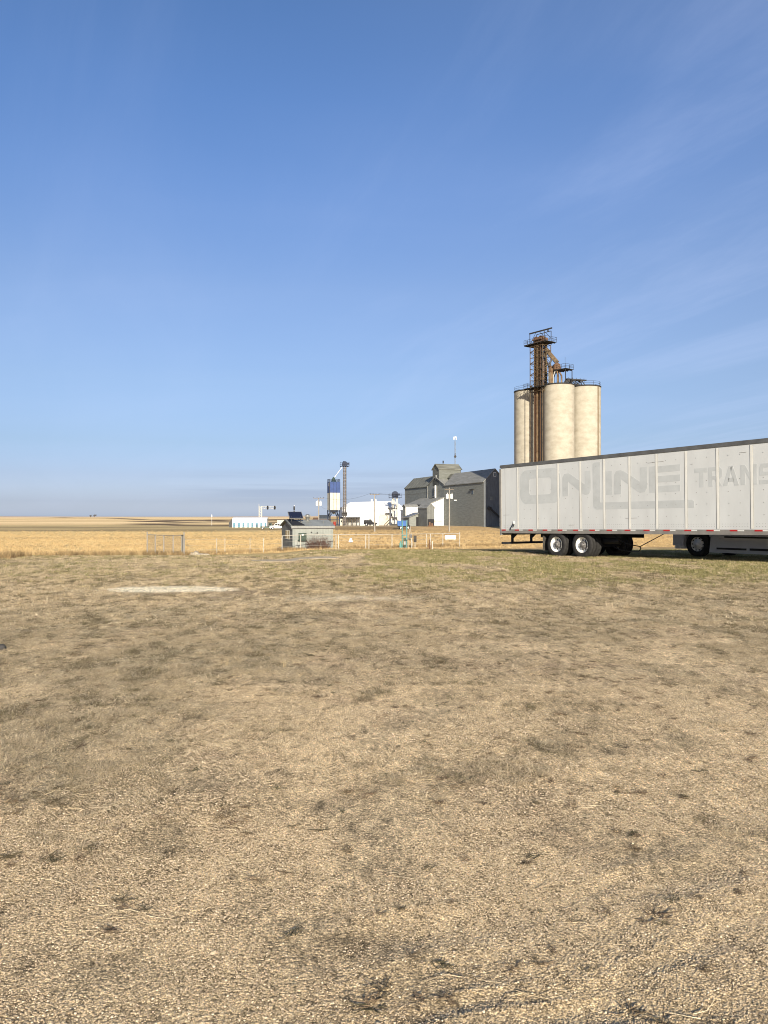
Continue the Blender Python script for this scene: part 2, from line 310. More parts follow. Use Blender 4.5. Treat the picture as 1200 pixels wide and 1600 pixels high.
def albedo(X, Y):
    c = lambda *v: np.array(v, float)
    u = X/np.maximum(Y, 1); n = X.size
    gravel = lerp3(c(.36,.275,.165)*np.ones((n,3)), c(.42,.325,.20), sstep(.4,.65,fbm(X/1.3,Y/1.3,31,4)))
    gravel = lerp3(gravel, c(.30,.225,.14), sstep(.52,.68,fbm(X/.6+9,Y/.8,32,4))*.7)
    gravel = lerp3(gravel, c(.50,.385,.235), sstep(.55,.7,fbm(X/2.4-5,Y/3.1,33,3))*.6)
    litter = lerp3(c(.34,.27,.165)*np.ones((n,3)), c(.20,.165,.10), sstep(.42,.62,fbm(X/.5,Y/1.1,34,4))*.7)
    litter = lerp3(litter, c(.47,.36,.22), sstep(.53,.62,fbm(X/.9+7,Y/2.4,35,4))*.8)
    litter = lerp3(litter, c(.24,.185,.12), sstep(.56,.64,fbm(X/.4-3,Y/1.2,55,4))*.6*sstep(9,16,Y))
    g = grass_cover(X, Y); col = lerp3(gravel*1.06, litter*1.22, g*.8)
    cm = clumps(X, Y); near = sstep(5, 8, Y)*(1-sstep(34, 40, Y)); gg = np.clip(g*1.1+.2, 0, 1)
    col = lerp3(col, c(.60,.48,.31), near*gg*sstep(.48,.66,cm)*.7)
    col = lerp3(col, c(.25,.19,.12), near*gg*(1-sstep(.34,.44,cm))*.42)
    oz = olive_zone(X, Y); col = lerp3(col, lerp3(c(.215,.185,.115)*np.ones((n,3)), c(.33,.275,.17), sstep(.4,.6,fbm(X/.22,Y/.5,28,4))), oz*.68)
    green = sstep(15, 22, Y+(fbm(X/3,Y/5,36,3)-.5)*7)*(1-sstep(36, 42, Y))*(.32+.68*sstep(-.12,.06,u))
    green = green*sstep(.30,.50,fbm(X/1.2,Y/2.6,37,4))
    col = lerp3(col, c(.18,.175,.05), np.clip(green*1.0, 0, 1))
    brown = sstep(.5,.66,fbm(X/1.6+3,Y/2.2,38,4))*sstep(12,17,Y)*(1-sstep(26,32,Y))*(1-sstep(.0,.12,np.abs(u+.05)-.08))
    col = lerp3(col, c(.20,.13,.085), brown*.55)
    col = lerp3(col, c(.86,.73,.52), np.clip(sstep(.30,.48,blob(X,Y,262,921,1.6,.75)*(.6+.8*fbm(X/.5,Y/.5,67,3)))+blob(X,Y,570,934,1.4,.5)*.6,0,1)*.85)
    for (x,y,rx,ry,a) in ((700,1230,.16,.2,.5),(1000,1062,.9,.22,.45),(520,1028,1.0,.3,.6),(90,1335,.30,.12,.55),(1180,1108,.3,.15,.5),(780,1045,.9,.15,.35),(560,1090,.5,.2,.5),(960,1040,.6,.15,.5),(340,1178,.35,.12,.6),(440,1180,.45,.15,.5),(290,1140,.3,.14,.5),(380,1290,.2,.06,.4),(640,1050,1.2,.12,.4),(150,1225,.3,.1,.4),(880,1040,.7,.1,.5),(1050,1050,.6,.1,.5)):
        col = lerp3(col, c(.19,.125,.085), blob(X,Y,x,y,rx*.8,ry*.7)*a*.75*sstep(.35,.6,fbm(X/.12,Y/.2,66,3)))
    # dry straw shoulder, then the stubble
    straw = sstep(36, 43, Y+(fbm(X/4,Y/4,39,3)-.5)*4)
    col = lerp3(col, lerp3(c(.50,.39,.20)*np.ones((n,3)), c(.33,.25,.13), sstep(.4,.6,fbm(X/1.5,Y/5,40,3))), straw)
    rows = fbm(X/30, Y/1.6, 43, 3); big = fbm(X/60, Y/14, 44, 3)
    fieldL = lerp3(c(.72,.53,.24)*np.ones((n,3)), c(.58,.41,.175), sstep(.38,.62,rows)*.55)
    fieldL = lerp3(fieldL, c(.36,.25,.12), sstep(.52,.66,big)*.5)
    fieldR = lerp3(c(.55,.385,.175)*np.ones((n,3)), c(.40,.265,.13), sstep(.4,.6,rows)*.7)
    fieldR = lerp3(fieldR, c(.25,.17,.09), sstep(.5,.64,fbm(X/40,Y/8,45,3))*.6)
    fld = lerp3(fieldL, fieldR, sstep(-.12,-.02,u))
    edgeY = np.interp(u, [-.55,-.5,-.3,-.26,.0,.5], [31,32.5,41,46,60,70])
    col = lerp3(col, fld, sstep(-1.5, 1.5, Y-edgeY+(fbm(X/2,Y/2,46,2)-.5)*2))
    # farther bands on the left
    wob = (fbm(X/120, Y/120, 47, 3)-.5)*.25
    olive = lerp3(c(.58,.44,.22)*np.ones((n,3)), c(.33,.25,.125), sstep(.4,.62,fbm(X/60,Y/22,48,4)))
    lm = 1-sstep(-.12,-.07,u)
    col = lerp3(col, olive, lm*sstep(195, 215, Y*(1+wob*.4)))
    pale = lerp3(c(.88,.66,.36)*np.ones((n,3)), c(.72,.52,.27), sstep(.4,.6,fbm(X/160,Y/60,49,3)))
    col = lerp3(col, pale, lm*sstep(430, 470, Y*(1+wob)))
    Yl = np.interp(u, [-.6,-.46,-.4,-.3,-.2,-.1], [3600,2300,1500,900,640,560])
    bandm = np.exp(-((np.log(np.maximum(Y,1)/Yl)+wob*.5)/.075)**2)
    col = lerp3(col, c(.115,.08,.055), np.clip(bandm*1.3,0,1)*.75*(1-sstep(-.09,-.05,u)))
    col = lerp3(col, c(.13,.09,.055), lm*sstep(-.36,-.30,u)*sstep(.48,.6,fbm(X/50,Y/60,50,3))*sstep(330,430,Y)*(1-sstep(900,1200,Y)))
    col = lerp3(col, lerp3(c(.72,.54,.37)*np.ones((n,3)), c(.46,.36,.28), sstep(.42,.6,fbm(X/900,Y/300,51,3))), sstep(1900, 2600, Y))
    # right: bank below the yard of the elevator
    bank = sstep(204, 216, Y)*(1-sstep(244, 250, Y))
    col = lerp3(col, lerp3(c(.27,.19,.10)*np.ones((n,3)), c(.52,.36,.185), sstep(.02,.045,u+(fbm(X/9,Y/4,52,2)-.5)*.03)), bank*sstep(-.1,-.07,u)*(.4+.6*sstep(.3,.5,fbm(X/14,Y/5,53,3))))
    col = lerp3(col, c(.42,.34,.24), sstep(246,250,Y)*(1-sstep(420,520,Y))*sstep(-.1,-.07,u))
    nearg = 1-sstep(36, 44, Y)
    return np.clip(col*(1+nearg*(.15+.06*sstep(4.5,6,Y)*(1-sstep(14,20,Y))-.19*(1-sstep(3.2, 7, Y))))[...,None]*np.array([1.,.99,.955]), 0, .9)

def build_ground():
    A = np.concatenate([np.radians(np.linspace(-180, -34, 40, endpoint=False)), np.radians(np.linspace(-34, 34, 300)), np.radians(np.linspace(34, 180, 40, endpoint=False)[1:])])
    RR = np.concatenate([[.4], np.exp(np.linspace(math.log(1.2), math.log(62), 330)), np.exp(np.linspace(math.log(63), math.log(12000), 260))])
    a, r = np.meshgrid(A, RR); X = (r*np.sin(a)).ravel(); Y = (r*np.cos(a)).ravel()
    Z = gz(X, Y); nA, nR = len(A), len(RR)
    X = np.append(X, 0); Y = np.append(Y, 0); Z = np.append(Z, 0)
    i, j = np.meshgrid(np.arange(nA), np.arange(nR-1)); i = i.ravel(); j = j.ravel(); i2 = (i+1) % nA
    quads = np.stack([j*nA+i, j*nA+i2, (j+1)*nA+i2, (j+1)*nA+i], 1)[:, ::-1]
    faces = [tuple(q) for q in quads.tolist()]+[(nA*nR, (k+1) % nA, k) for k in range(nA)]
    me = bpy.data.meshes.new('ground'); me.from_pydata(list(zip(X.tolist(), Y.tolist(), Z.tolist())), [], faces)
    me.polygons.foreach_set('use_smooth', [True]*len(me.polygons))
    C = albedo(X, Y); g = grass_cover(X, Y)
    ca = me.color_attributes.new('Col', 'FLOAT_COLOR', 'POINT'); ca.data.foreach_set('color', np.c_[C, np.ones(len(C))].ravel())
    ga = me.attributes.new('cover', 'FLOAT', 'POINT'); ga.data.foreach_set('value', g)
    m = bpy.data.materials.new('ground_soil'); m.use_nodes = True; t = m.node_tree; b = t.nodes['Principled BSDF']; b.inputs['Roughness'].default_value = .95; b.inputs['Specular IOR Level'].default_value = .1
    nd = t.nodes; lk = t.links
    at = nd.new('ShaderNodeVertexColor'); at.layer_name = 'Col'; tcn = nd.new('ShaderNodeTexCoord'); P = tcn.outputs['Object']
    def noise(scale, detail=5, rough=.6, st=(1,1,1), vec=None):
        q = nd.new('ShaderNodeMapping'); lk.new(vec or P, q.inputs[0]); q.inputs['Scale'].default_value = st
        k = nd.new('ShaderNodeTexNoise'); lk.new(q.outputs[0], k.inputs[0]); k.inputs['Scale'].default_value = scale; k.inputs['Detail'].default_value = detail; k.inputs['Roughness'].default_value = rough; return k.outputs[0]
    def rmap(x, a, b_, c_=0., d=1.):
        k = nd.new('ShaderNodeMapRange'); lk.new(x, k.inputs[0]); k.inputs[1].default_value = a; k.inputs[2].default_value = b_; k.inputs[3].default_value = c_; k.inputs[4].default_value = d; return k.outputs[0]
    sepp = nd.new('ShaderNodeSeparateXYZ'); lk.new(P, sepp.inputs[0])
    nearm = rmap(sepp.outputs[1], 40, 70, 1, 0)
    vo = nd.new('ShaderNodeTexVoronoi'); lk.new(P, vo.inputs[0]); vo.inputs['Scale'].default_value = 120; vo.feature = 'F1'
    vo2 = nd.new('ShaderNodeTexVoronoi'); lk.new(P, vo2.inputs[0]); vo2.inputs['Scale'].default_value = 62; vo2.feature = 'F1'
    hsv = nd.new('ShaderNodeSeparateColor'); lk.new(vo.outputs['Color'], hsv.inputs[0])
    peb = fmath('MULTIPLY', rmap(hsv.outputs[0], 0, 1, .55, 1.55), rmap(vo.outputs['Distance'], .25, .75, 1.18, .55), t)
    fineN = rmap(noise(60, 8, .9), .3, .7, .50, 1.5)
    midN = fmath('MULTIPLY', rmap(noise(3.2, 8, .72, (1,.6,1)), .3, .7, .80, 1.22), rmap(noise(11, 6, .85, (1,.45,1)), .34, .66, .55, 1.50), t)
    farN = fmath('MULTIPLY', rmap(noise(.35, 9, .75, (.22,1.6,1)), .3, .7, .74, 1.25), rmap(noise(2.6, 6, .8, (.6,.35,1)), .3, .7, .72, 1.3), t)
    dash = rmap(noise(5.5, 6, .68, (.75,.42,1)), .575, .65, 1., .50)
    grit = rmap(noise(28, 5, .8, (1,.5,1)), .32, .68, .66, 1.40)
    nearv = fmath('MULTIPLY', fmath('MULTIPLY', fmath('MULTIPLY', peb, fineN, t), midN, t), fmath('MULTIPLY', dash, grit, t), t)
    mm = nd.new('ShaderNodeMix'); mm.data_type = 'FLOAT'; lk.new(nearm, mm.inputs[0]); lk.new(farN, mm.inputs[2]); lk.new(nearv, mm.inputs[3])
    vv = nd.new('ShaderNodeVectorMath'); vv.operation = 'SCALE'; lk.new(at.outputs[0], vv.inputs[0]); lk.new(mm.outputs[0], vv.inputs['Scale'])
    lk.new(vv.outputs[0], b.inputs['Base Color'])
    hh = fmath('ADD', fmath('MULTIPLY', vo.outputs['Distance'], -.35, t), fmath('ADD', fmath('MULTIPLY', vo2.outputs['Distance'], -.5, t), fmath('MULTIPLY', noise(18, 6, .7), .6, t), t), t)
    bu = nd.new('ShaderNodeBump'); lk.new(hh, bu.inputs['Height']); bu.inputs['Distance'].default_value = .006
    lk.new(fmath('ADD', fmath('MULTIPLY', nearm, .9, t), .1, t), bu.inputs['Strength']); lk.new(bu.outputs[0], b.inputs['Normal'])
    me.materials.append(m)
    o = bpy.data.objects.new('ground', me); COL.objects.link(o); tag(o, kind='structure'); return o
GROUND = build_ground()

# ---------------------------------------------------------------- scattered cover (gravel, dry grass): instanced stuff
LIB = bpy.data.collections.new('cover_pieces')
def rand_mat(name, cols, rough=.9, transl=False):
    m = bpy.data.materials.new(name); m.use_nodes = True; t = m.node_tree; b = t.nodes['Principled BSDF']; b.inputs['Roughness'].default_value = rough; b.inputs['Specular IOR Level'].default_value = .15
    oi = t.nodes.new('ShaderNodeObjectInfo'); rp = t.nodes.new('ShaderNodeValToRGB'); t.links.new(oi.outputs['Random'], rp.inputs[0]); e = rp.color_ramp.elements
    while len(e) < len(cols): e.new(.5)
    for k, cc in enumerate(cols): e[k].position = k/(len(cols)-1); e[k].color = (*cc, 1)
    g = t.nodes.new('ShaderNodeNewGeometry'); mr = t.nodes.new('ShaderNodeMapRange'); t.links.new(g.outputs['Random Per Island'], mr.inputs[0]); mr.inputs[3].default_value = .65; mr.inputs[4].default_value = 1.3
    vv = t.nodes.new('ShaderNodeVectorMath'); vv.operation = 'SCALE'; t.links.new(rp.outputs[0], vv.inputs[0]); t.links.new(mr.outputs[0], vv.inputs['Scale']); t.links.new(vv.outputs[0], b.inputs['Base Color'])
    return m
def scatter(name, pts, sc, protos, mat, label=None, tilt=.0):
    coll = bpy.data.collections.new(name+'_pieces')
    for me in [m_.copy() for m_ in protos]:
        me.materials.clear(); me.materials.append(mat)
        o = bpy.data.objects.new(name+'_piece', me); coll.objects.link(o)
    me = bpy.data.meshes.new(name); me.from_pydata([tuple(p) for p in pts], [], [])
    a = me.attributes.new('sc', 'FLOAT', 'POINT'); a.data.foreach_set('value', np.asarray(sc, float))
    o = bpy.data.objects.new(name, me); COL.objects.link(o); tag(o, kind='stuff')
    if label: o['label'] = label
    g = bpy.data.node_groups.new(name, 'GeometryNodeTree')
    g.interface.new_socket('Geometry', in_out='INPUT', socket_type='NodeSocketGeometry'); g.interface.new_socket('Geometry', in_out='OUTPUT', socket_type='NodeSocketGeometry')
    nd = g.nodes; gi = nd.new('NodeGroupInput'); go = nd.new('NodeGroupOutput'); ip = nd.new('GeometryNodeInstanceOnPoints'); ci = nd.new('GeometryNodeCollectionInfo')
    ci.inputs[0].default_value = coll; ci.inputs['Separate Children'].default_value = True; ci.inputs['Reset Children'].default_value = True
    ip.inputs['Pick Instance'].default_value = True
    ri = nd.new('FunctionNodeRandomValue'); ri.data_type = 'INT'; ri.inputs[4].default_value = 0; ri.inputs[5].default_value = len(protos)-1
    rv = nd.new('FunctionNodeRandomValue'); rv.data_type = 'FLOAT_VECTOR'; rv.inputs[0].default_value = (-tilt,-tilt,0); rv.inputs[1].default_value = (tilt,tilt,6.283); rv.inputs['Seed'].default_value = 3
    na = nd.new('GeometryNodeInputNamedAttribute'); na.data_type = 'FLOAT'; na.inputs[0].default_value = 'sc'
    L = g.links; L.new(gi.outputs[0], ip.inputs['Points']); L.new(ci.outputs[0], ip.inputs['Instance']); L.new(ri.outputs[2], ip.inputs['Instance Index']); L.new(rv.outputs[0], ip.inputs['Rotation']); L.new(na.outputs[0], ip.inputs['Scale']); L.new(ip.outputs[0], go.inputs[0])
    md = o.modifiers.new('cover', 'NODES'); md.node_group = g
    return o
def stone_mesh(seed, flat=.62):
    import bmesh
    bm = bmesh.new(); bmesh.ops.create_icosphere(bm, subdivisions=1, radius=1); r = random.Random(seed)
    for v in bm.verts:
        k = 1+r.uniform(-.22,.22); v.co = Vector((v.co.x*k*1.05, v.co.y*k*.95, v.co.z*k*.74+.15))
    me = bpy.data.meshes.new('stone'); bm.to_mesh(me); bm.free(); return me
def tuft_mesh(seed, n, spread, lmin, lmax, w, lean):
    r = random.Random(seed); vs = []; fs = []
    for _ in range(n):
        a = r.uniform(0,6.283); d = spread*math.sqrt(r.random()); x, y = d*math.cos(a), d*math.sin(a)
        h = r.uniform(0,6.283); L = r.uniform(lmin,lmax); le = r.uniform(lean[0],lean[1]); dx, dy = math.cos(h), math.sin(h)
        px, py = -dy*w/2, dx*w/2; k = len(vs); z1 = L*.55*math.cos(le); z2 = L*.9*math.cos(min(1.52,le*1.25)); h1 = L*.5*math.sin(le); h2 = L*math.sin(min(1.52,le*1.25))
        b = r.uniform(-.3,.3)*L
        vs += [(x-px,y-py,-.004),(x+px,y+py,-.004),(x+dx*h1+px*.8,y+dy*h1+py*.8,z1),(x+dx*h1-px*.8,y+dy*h1-py*.8,z1),(x+dx*h2-dy*b*.4,y+dy*h2+dx*b*.4,z2+.002)]
        fs += [(k,k+1,k+2,k+3),(k+3,k+2,k+4)]
    me = bpy.data.meshes.new('tuft'); me.from_pydata(vs, [], fs); return me
def fan_points(n, y0, y1, hw=.56, dens=None):
    Y = np.sqrt(rng.random(n)*(y1*y1-y0*y0)+y0*y0); X = (rng.random(n)*2-1)*hw*Y
    if dens is not None:
        k = rng.random(n) < dens(X, Y); X, Y = X[k], Y[k]
    return X, Y
def put(X, Y, dz=0.): return np.c_[X, Y, gz(X, Y)+dz]

stones = [stone_mesh(i) for i in range(5)]
stone_mat = rand_mat('gravel_stone', [(.13,.10,.068),(.30,.235,.15),(.38,.30,.19),(.27,.21,.14),(.46,.37,.245),(.20,.16,.115),(.40,.315,.20),(.60,.50,.36)])
PX, PS = [], []
for (n, y0, y1, smin, smax) in ((110000,2.2,4.2,.0018,.0050),(100000,4.2,7.5,.0026,.0060),(60000,7.5,15,.0042,.008)):
    X, Y = fan_points(n, y0, y1, dens=lambda X, Y: np.clip(1.05-grass_cover(X,Y)*.8, 0, 1)*(.12+.88*sstep(.34,.52,fbm(X/.55,Y/.55,61,3))))
    sc = smin+(smax-smin)*rng.random(len(X))**2.2; PX.append(put(X, Y, 0)); PS.append(sc)
X, Y = fan_points(110, 2.2, 9); PX.append(put(X, Y, -.002)); PS.append(rng.uniform(.008,.014,len(X)))
scatter('gravel', np.concatenate(PX), np.concatenate(PS), stones, stone_mat, 'pale tan gravel scattered over the yard', .5)

def gden(X, Y): u = X/Y; return np.clip(sstep(17,23,Y)*(1-sstep(38,43,Y))*(.18+.82*sstep(-.12,.06,u))*sstep(.30,.48,fbm(X/1.2,Y/2.6,37,4)),0,1)
def bare(X, Y): return np.clip(blob(X,Y,262,921,1.6,.75)*1.6, 0, 1)
short = [tuft_mesh(50+i, 24, .08, .025, .085, .0038, (.6,1.45)) for i in range(5)]
short_far = [tuft_mesh(60+i, 15, .085, .025, .07, .008, (.3,1.3)) for i in range(5)]
for nm, cols, lo, hi, inv, lab in (('pale_dry_grass', [(.36,.285,.18),(.52,.42,.28),(.28,.22,.135),(.60,.49,.33)], .50, .60, False, 'pale straw lying in clumps over the yard'),
        ('dark_dry_grass', [(.14,.11,.065),(.08,.062,.038),(.20,.16,.09),(.11,.10,.048)], .43, .35, True, 'dark matted dead grass between the straw'),
        ('dry_grass', [(.30,.235,.145),(.16,.13,.075),(.42,.335,.21),(.13,.105,.06)], .3, .5, False, 'short dry grass lying flat over the yard')):
    PX, PS = [], []
    for (n, y0, y1, s0, s1) in ((7000,3.0,6,.4,.8),(26000,6,12,.45,.9),(46000,12,24,.5,1.0),(34000,24,40,.7,1.3)):
        if nm == 'dry_grass': n = n//2
        X, Y = fan_points(n, y0, y1, dens=lambda X, Y: np.clip((grass_cover(X,Y)*1.15+(.10 if nm != 'dry_grass' else .02)*sstep(5,8,Y))*(sstep(lo, hi, clumps(X,Y)) if not inv else .75*(1-sstep(hi, lo, clumps(X,Y)))), 0, 1)*(1-.5*gden(X,Y))*(1-bare(X,Y)))
        PX.append(put(X, Y)); PS.append(rng.uniform(s0, s1, len(X)))
    yy_ = np.concatenate(PX)[:,1]; far_ = yy_+rng.normal(0,1,len(yy_))*(yy_*.22) > 14.5; AP, AS = np.concatenate(PX), np.concatenate(PS); mt = rand_mat(nm, cols)
    scatter(nm, AP[~far_], AS[~far_], short, mt, lab+', near the camera')
    scatter(nm, AP[far_], AS[far_], short_far, mt, lab+', farther off')
lit = [tuft_mesh(180+i, 8, .12, .03, .10, .0032, (1.3,1.56)) for i in range(5)]; lit2 = [tuft_mesh(190+i, 6, .16, .04, .11, .008, (1.15,1.54)) for i in range(5)]
lm_ = rand_mat('loose_straw', [(.50,.41,.27),(.38,.305,.19),(.60,.50,.34),(.24,.19,.12)])
X, Y = fan_points(22000, 3.2, 11, dens=lambda X, Y: np.clip(grass_cover(X,Y)*1.0+.03, 0, 1))
scatter('loose_straw', put(X, Y, .012), rng.uniform(.5,1.0,len(X)), lit, lm_, 'loose pale straw blades littered over the near yard', .12)
X, Y = fan_points(22000, 11, 30, dens=lambda X, Y: np.clip(grass_cover(X,Y)*1.0+.04, 0, 1)*(1-.7*gden(X,Y))*(1-bare(X,Y)))
scatter('loose_straw', put(X, Y, .015), rng.uniform(.6,1.3,len(X)), lit2, lm_, 'loose pale straw blades littered over the far yard', .12)
# greener grass strip before the trailer and the fence
X, Y = fan_points(42000, 16, 43, dens=gden)
scatter('green_grass', put(X, Y), rng.uniform(1.1,2.2,len(X)), [tuft_mesh(80+i, 20, .08, .02, .06, .006, (.4,1.2)) for i in range(4)], rand_mat('green_grass', [(.15,.15,.05),(.22,.20,.08),(.42,.34,.19),(.11,.115,.04)]), 'thin green grass in the strip before the trailer')
# tall dry grass along the edge of the stubble and the fence
tall = [tuft_mesh(100+i, 34, .10, .12, .42, .008, (.05,.6)) for i in range(5)]
X = []; Y = []
n = 3800; uu = np.concatenate([rng.uniform(-.56,-.42,250), rng.uniform(-.42,.16,n-250)]); yy = np.interp(uu, [-.56,-.5,-.3,-.26,-.12,.0,.12,.16], [31.5,33,41.5,47,60.5,65,72.5,74])+rng.normal(0,.9,n)+np.abs(rng.normal(0,1.6,n))
uu = np.concatenate([uu, rng.uniform(-.312,-.262,260)]); yy = np.concatenate([yy, rng.uniform(49.5,52.5,260)]); n = len(uu)
keep = (rng.random(n) < .25+.75*sstep(.35,.6,fbm(uu*yy/2.5, yy*0, 71, 2))) & ~((uu > -.47) & (uu < -.37) & (rng.random(n) < .7))
xx = (uu*yy)[keep]; yy = yy[keep]
inshed = (np.abs(xx+6.2) < 2.6) & (yy > 62.6) & (yy < 68.5); xx, yy = xx[~inshed], yy[~inshed]
scatter('tall_dry_grass', put(xx, yy), rng.uniform(.5,1.15,len(xx)), tall, rand_mat('tall_dry_grass', [(.30,.21,.105),(.20,.14,.07),(.40,.29,.15),(.13,.09,.05),(.34,.24,.12)]), 'tall tan weeds along the field edge and fence')
n = 900; Yk = np.sqrt(rng.random(n)*(34**2-7**2)+49); Xk = (rng.random(n)*2-1)*.56*Yk; kk = rng.random(n) < grass_cover(Xk, Yk)*.8; Xk, Yk = Xk[kk], Yk[kk]
scatter('standing_stalks', put(Xk, Yk), rng.uniform(.18,.42,len(Xk)), [tuft_mesh(160+i, 9, .10, .15, .42, .012, (.1,.9)) for i in range(4)], rand_mat('standing_stalks', [(.50,.40,.24),(.30,.23,.13),(.40,.31,.18)]), 'sparse upright dead stalks in the yard grass')
# stubble stalks standing in the near part of the field
X, Y = fan_points(60000, 44, 215, hw=.55, dens=lambda X, Y: np.clip(1.15-sstep(60,215,Y),0,1)); Y = np.round(Y/.6)*.6+rng.normal(0,.05,len(Y))
edge = np.interp(X/Y, [-.55,-.3,-.26,.0,.5], [33,42,48,62,73]); k = (Y > edge) & ~((np.abs(X+6.2) < 2.9) & (Y > 62) & (Y < 69)); X, Y = X[k], Y[k]
scatter('stubble', put(X, Y), rng.uniform(.8,1.5,len(X)), [tuft_mesh(130+i, 14, .22, .06, .17, .012, (.0,.5)) for i in range(4)], rand_mat('stubble', [(.40,.285,.135),(.33,.225,.105),(.48,.36,.19),(.27,.185,.09)]), 'cut golden stubble across the field')
# dead brown weeds and twigs flattened on the gravel
def twig_mesh(seed, n, spread, lmin, lmax, w):
    r = random.Random(seed); mb = MB()
    for _ in range(n):
        a = r.uniform(0,6.283); d = spread*math.sqrt(r.random()); x, y = d*math.cos(a), d*math.sin(a); h = r.uniform(0,6.283); z = .003
        L = r.uniform(lmin,lmax); p = Vector((x,y,z))
        for k in range(3):
            h += r.uniform(-.6,.6); q = p+Vector((math.cos(h)*L/3, math.sin(h)*L/3, r.uniform(-.003,.012))); q.z = max(q.z,.002)
            mb.cyl(p, q, w*(1-k*.25), w*(.75-k*.25), n=4, caps=False); p = q
    me = bpy.data.meshes.new('twig'); me.from_pydata(mb.v, [], mb.f); return me
pts = []; scs = []
for (x,y,n,rx,ry) in ((690,1230,26,.16,.18),(720,1225,14,.1,.1),(850,1218,12,.2,.08),(1005,1100,12,.3,.15),(90,1335,30,.28,.12),(520,1030,40,.9,.25),(1000,1062,40,.9,.18),(1180,1105,14,.25,.12),
    (870,1500,8,.12,.1),(1015,1437,6,.04,.03),(1095,1515,7,.04,.03),(840,1503,7,.04,.03),(380,1290,16,.3,.1),(390,1230,12,.12,.08),(520,1265,10,.10,.08),(650,1500,6,.05,.04),(980,1585,10,.1,.05),(1105,1590,14,.2,.06),
    (560,1555,26,.3,.1),(760,1510,6,.1,.06),(330,1275,8,.1,.05),(1080,1250,9,.2,.08),(940,1235,8,.15,.06),(200,1420,5,.1,.04),(50,1240,18,.3,.12),(20,1215,18,.25,.15)):
    cx, cy = pg(x, y)
    for _ in range(max(2, n//4)): pts.append((cx+random.gauss(0,rx*.7), cy+random.gauss(0,ry*.7))); scs.append(random.uniform(.4,1.0))
for _ in range(1100):
    Y0 = math.sqrt(random.uniform(9, 260)); pts.append((random.uniform(-.55,.55)*Y0, Y0)); scs.append(random.uniform(.3,.9))
for _ in range(60):
    Y0 = math.sqrt(random.uniform(9, 170)); cx = random.uniform(-.5,.5)*Y0
    for _k in range(3): pts.append((cx+random.gauss(0,.03), Y0+random.gauss(0,.03))); scs.append(random.uniform(.4,.9))
pts = np.array(pts)
scatter('dead_weeds', put(pts[:,0], pts[:,1], .002), scs, [twig_mesh(200+i, 12, .03, .03, .09, .0021) for i in range(5)], rand_mat('dead_weed', [(.085,.06,.04),(.15,.105,.065),(.06,.055,.03),(.20,.14,.085)]), 'dead brown weeds and bits of stem on the gravel')
pts = []; 
for _ in range(240):
    Y0 = math.sqrt(random.uniform(9, 150)); pts.append((random.uniform(-.55,.55)*Y0, Y0))
for (x,y,n) in ((770,1540,3),(1120,1590,3),(380,1290,5),(210,1430,3),(700,1225,6),(160,1260,5),(110,1240,6)):
    cx, cy = pg(x, y)
    for _ in range(n): pts.append((cx+random.gauss(0,.09), cy+random.gauss(0,.06)))
pts = np.array(pts)
scatter('straw_stems', put(pts[:,0], pts[:,1], .004), rng.uniform(.6,1.3,len(pts)), [twig_mesh(230+i, 2, .03, .06, .15, .0014) for i in range(5)], rand_mat('straw_stem', [(.5,.40,.25),(.30,.22,.14),(.60,.5,.33),(.17,.12,.08)]), 'loose straw stems lying on the yard')
# ================================================================ OBJECTS
def P(x, y, Y):                                 # photograph reading + true distance -> place in the world
    return Vector(((x-600)/1200*Y, Y, H-(y-808)/1200*Y))
def gnd(X, Y): return float(gz(np.array([X]), np.array([Y]))[0])

# ---------------------------------------------------------------- the box trailer
TRZ = -math.atan2(.838, .545)
trailer = thing('semi_trailer', 'long white box trailer with faded grey lettering parked on the grass', 'trailer', (TRX, TRY, 0), rot=(0, -.0126, TRZ))
L = 16.15; Wd = 2.6; zb, zt = .90, 3.99
mb = MB(); mb.box(.03, L, 0.0, Wd, zb+.16, zt-.13)
posts = [1.13+1.219*i for i in range(13) if 1.13+1.219*i < L-.2]
for s in posts: mb.box(s-.04, s+.04, -.012, .002, zb+.20, zt-.17, 1)
for s in posts: mb.box(s-.060, s-.04, -.005, .002, zb+.20, zt-.17, 2); mb.box(s+.04, s+.054, -.005, .002, zb+.20, zt-.17, 2)
mb.box(.30, .312, -.004, .002, zb+.2, zt-.17, 2)
r_ = random.Random(5)
def dot(s, z, r=.006): mb.obox((s, -.003, z), (r,0,0), (0,.004,0), (0,0,r), 2)
for k in range(int(L/.1)):
    s = .15+k*.1
    if min(abs(s-p) for p in posts) > .08:
        dot(s, zb+.27, .008); dot(s, zb+.36, .007)
for s in posts:
    for k in range(44): dot(s-.050, zb+.25+k*.063, .006); dot(s+.047, zb+.25+k*.063, .005)
    for kx in (.40, .81):
        for z in (1.55, 1.95, 2.35, 2.75, 3.55): dot(s+kx+r_.uniform(-.01,.01), z, .011)
for s, z, w in ((7.3,1.50,.55),(8.2,3.52,.25),(8.5,3.53,.5),(.38,1.72,.4),(4.3,1.25,.3),(9.9,3.35,.08),(11.8,3.60,.25),(2.4,1.55,.05)): mb.obox((s, -.004, z), (w/2,0,w*.006), (0,.0035,0), (0,0,.006), 2)
body = mb.build('body', [M['trailer_paint'], M['post_paint'], M['dark_seam']], trailer)
mb = MB(); mb.box(-.02, L+.02, -.03, Wd+.03, zt-.135, zt-.02); mb.box(0, L, -.015, Wd+.015, zt-.02, zt); mb.build('top_rail', [M['top_rail']], trailer)
mb = MB(); mb.box(.06, L, -.022, .05, zb, zb+.175); mb.box(.06, L, Wd-.05, Wd+.022, zb, zb+.175); mb.build('bottom_rail', M['rail_alu'], trailer)
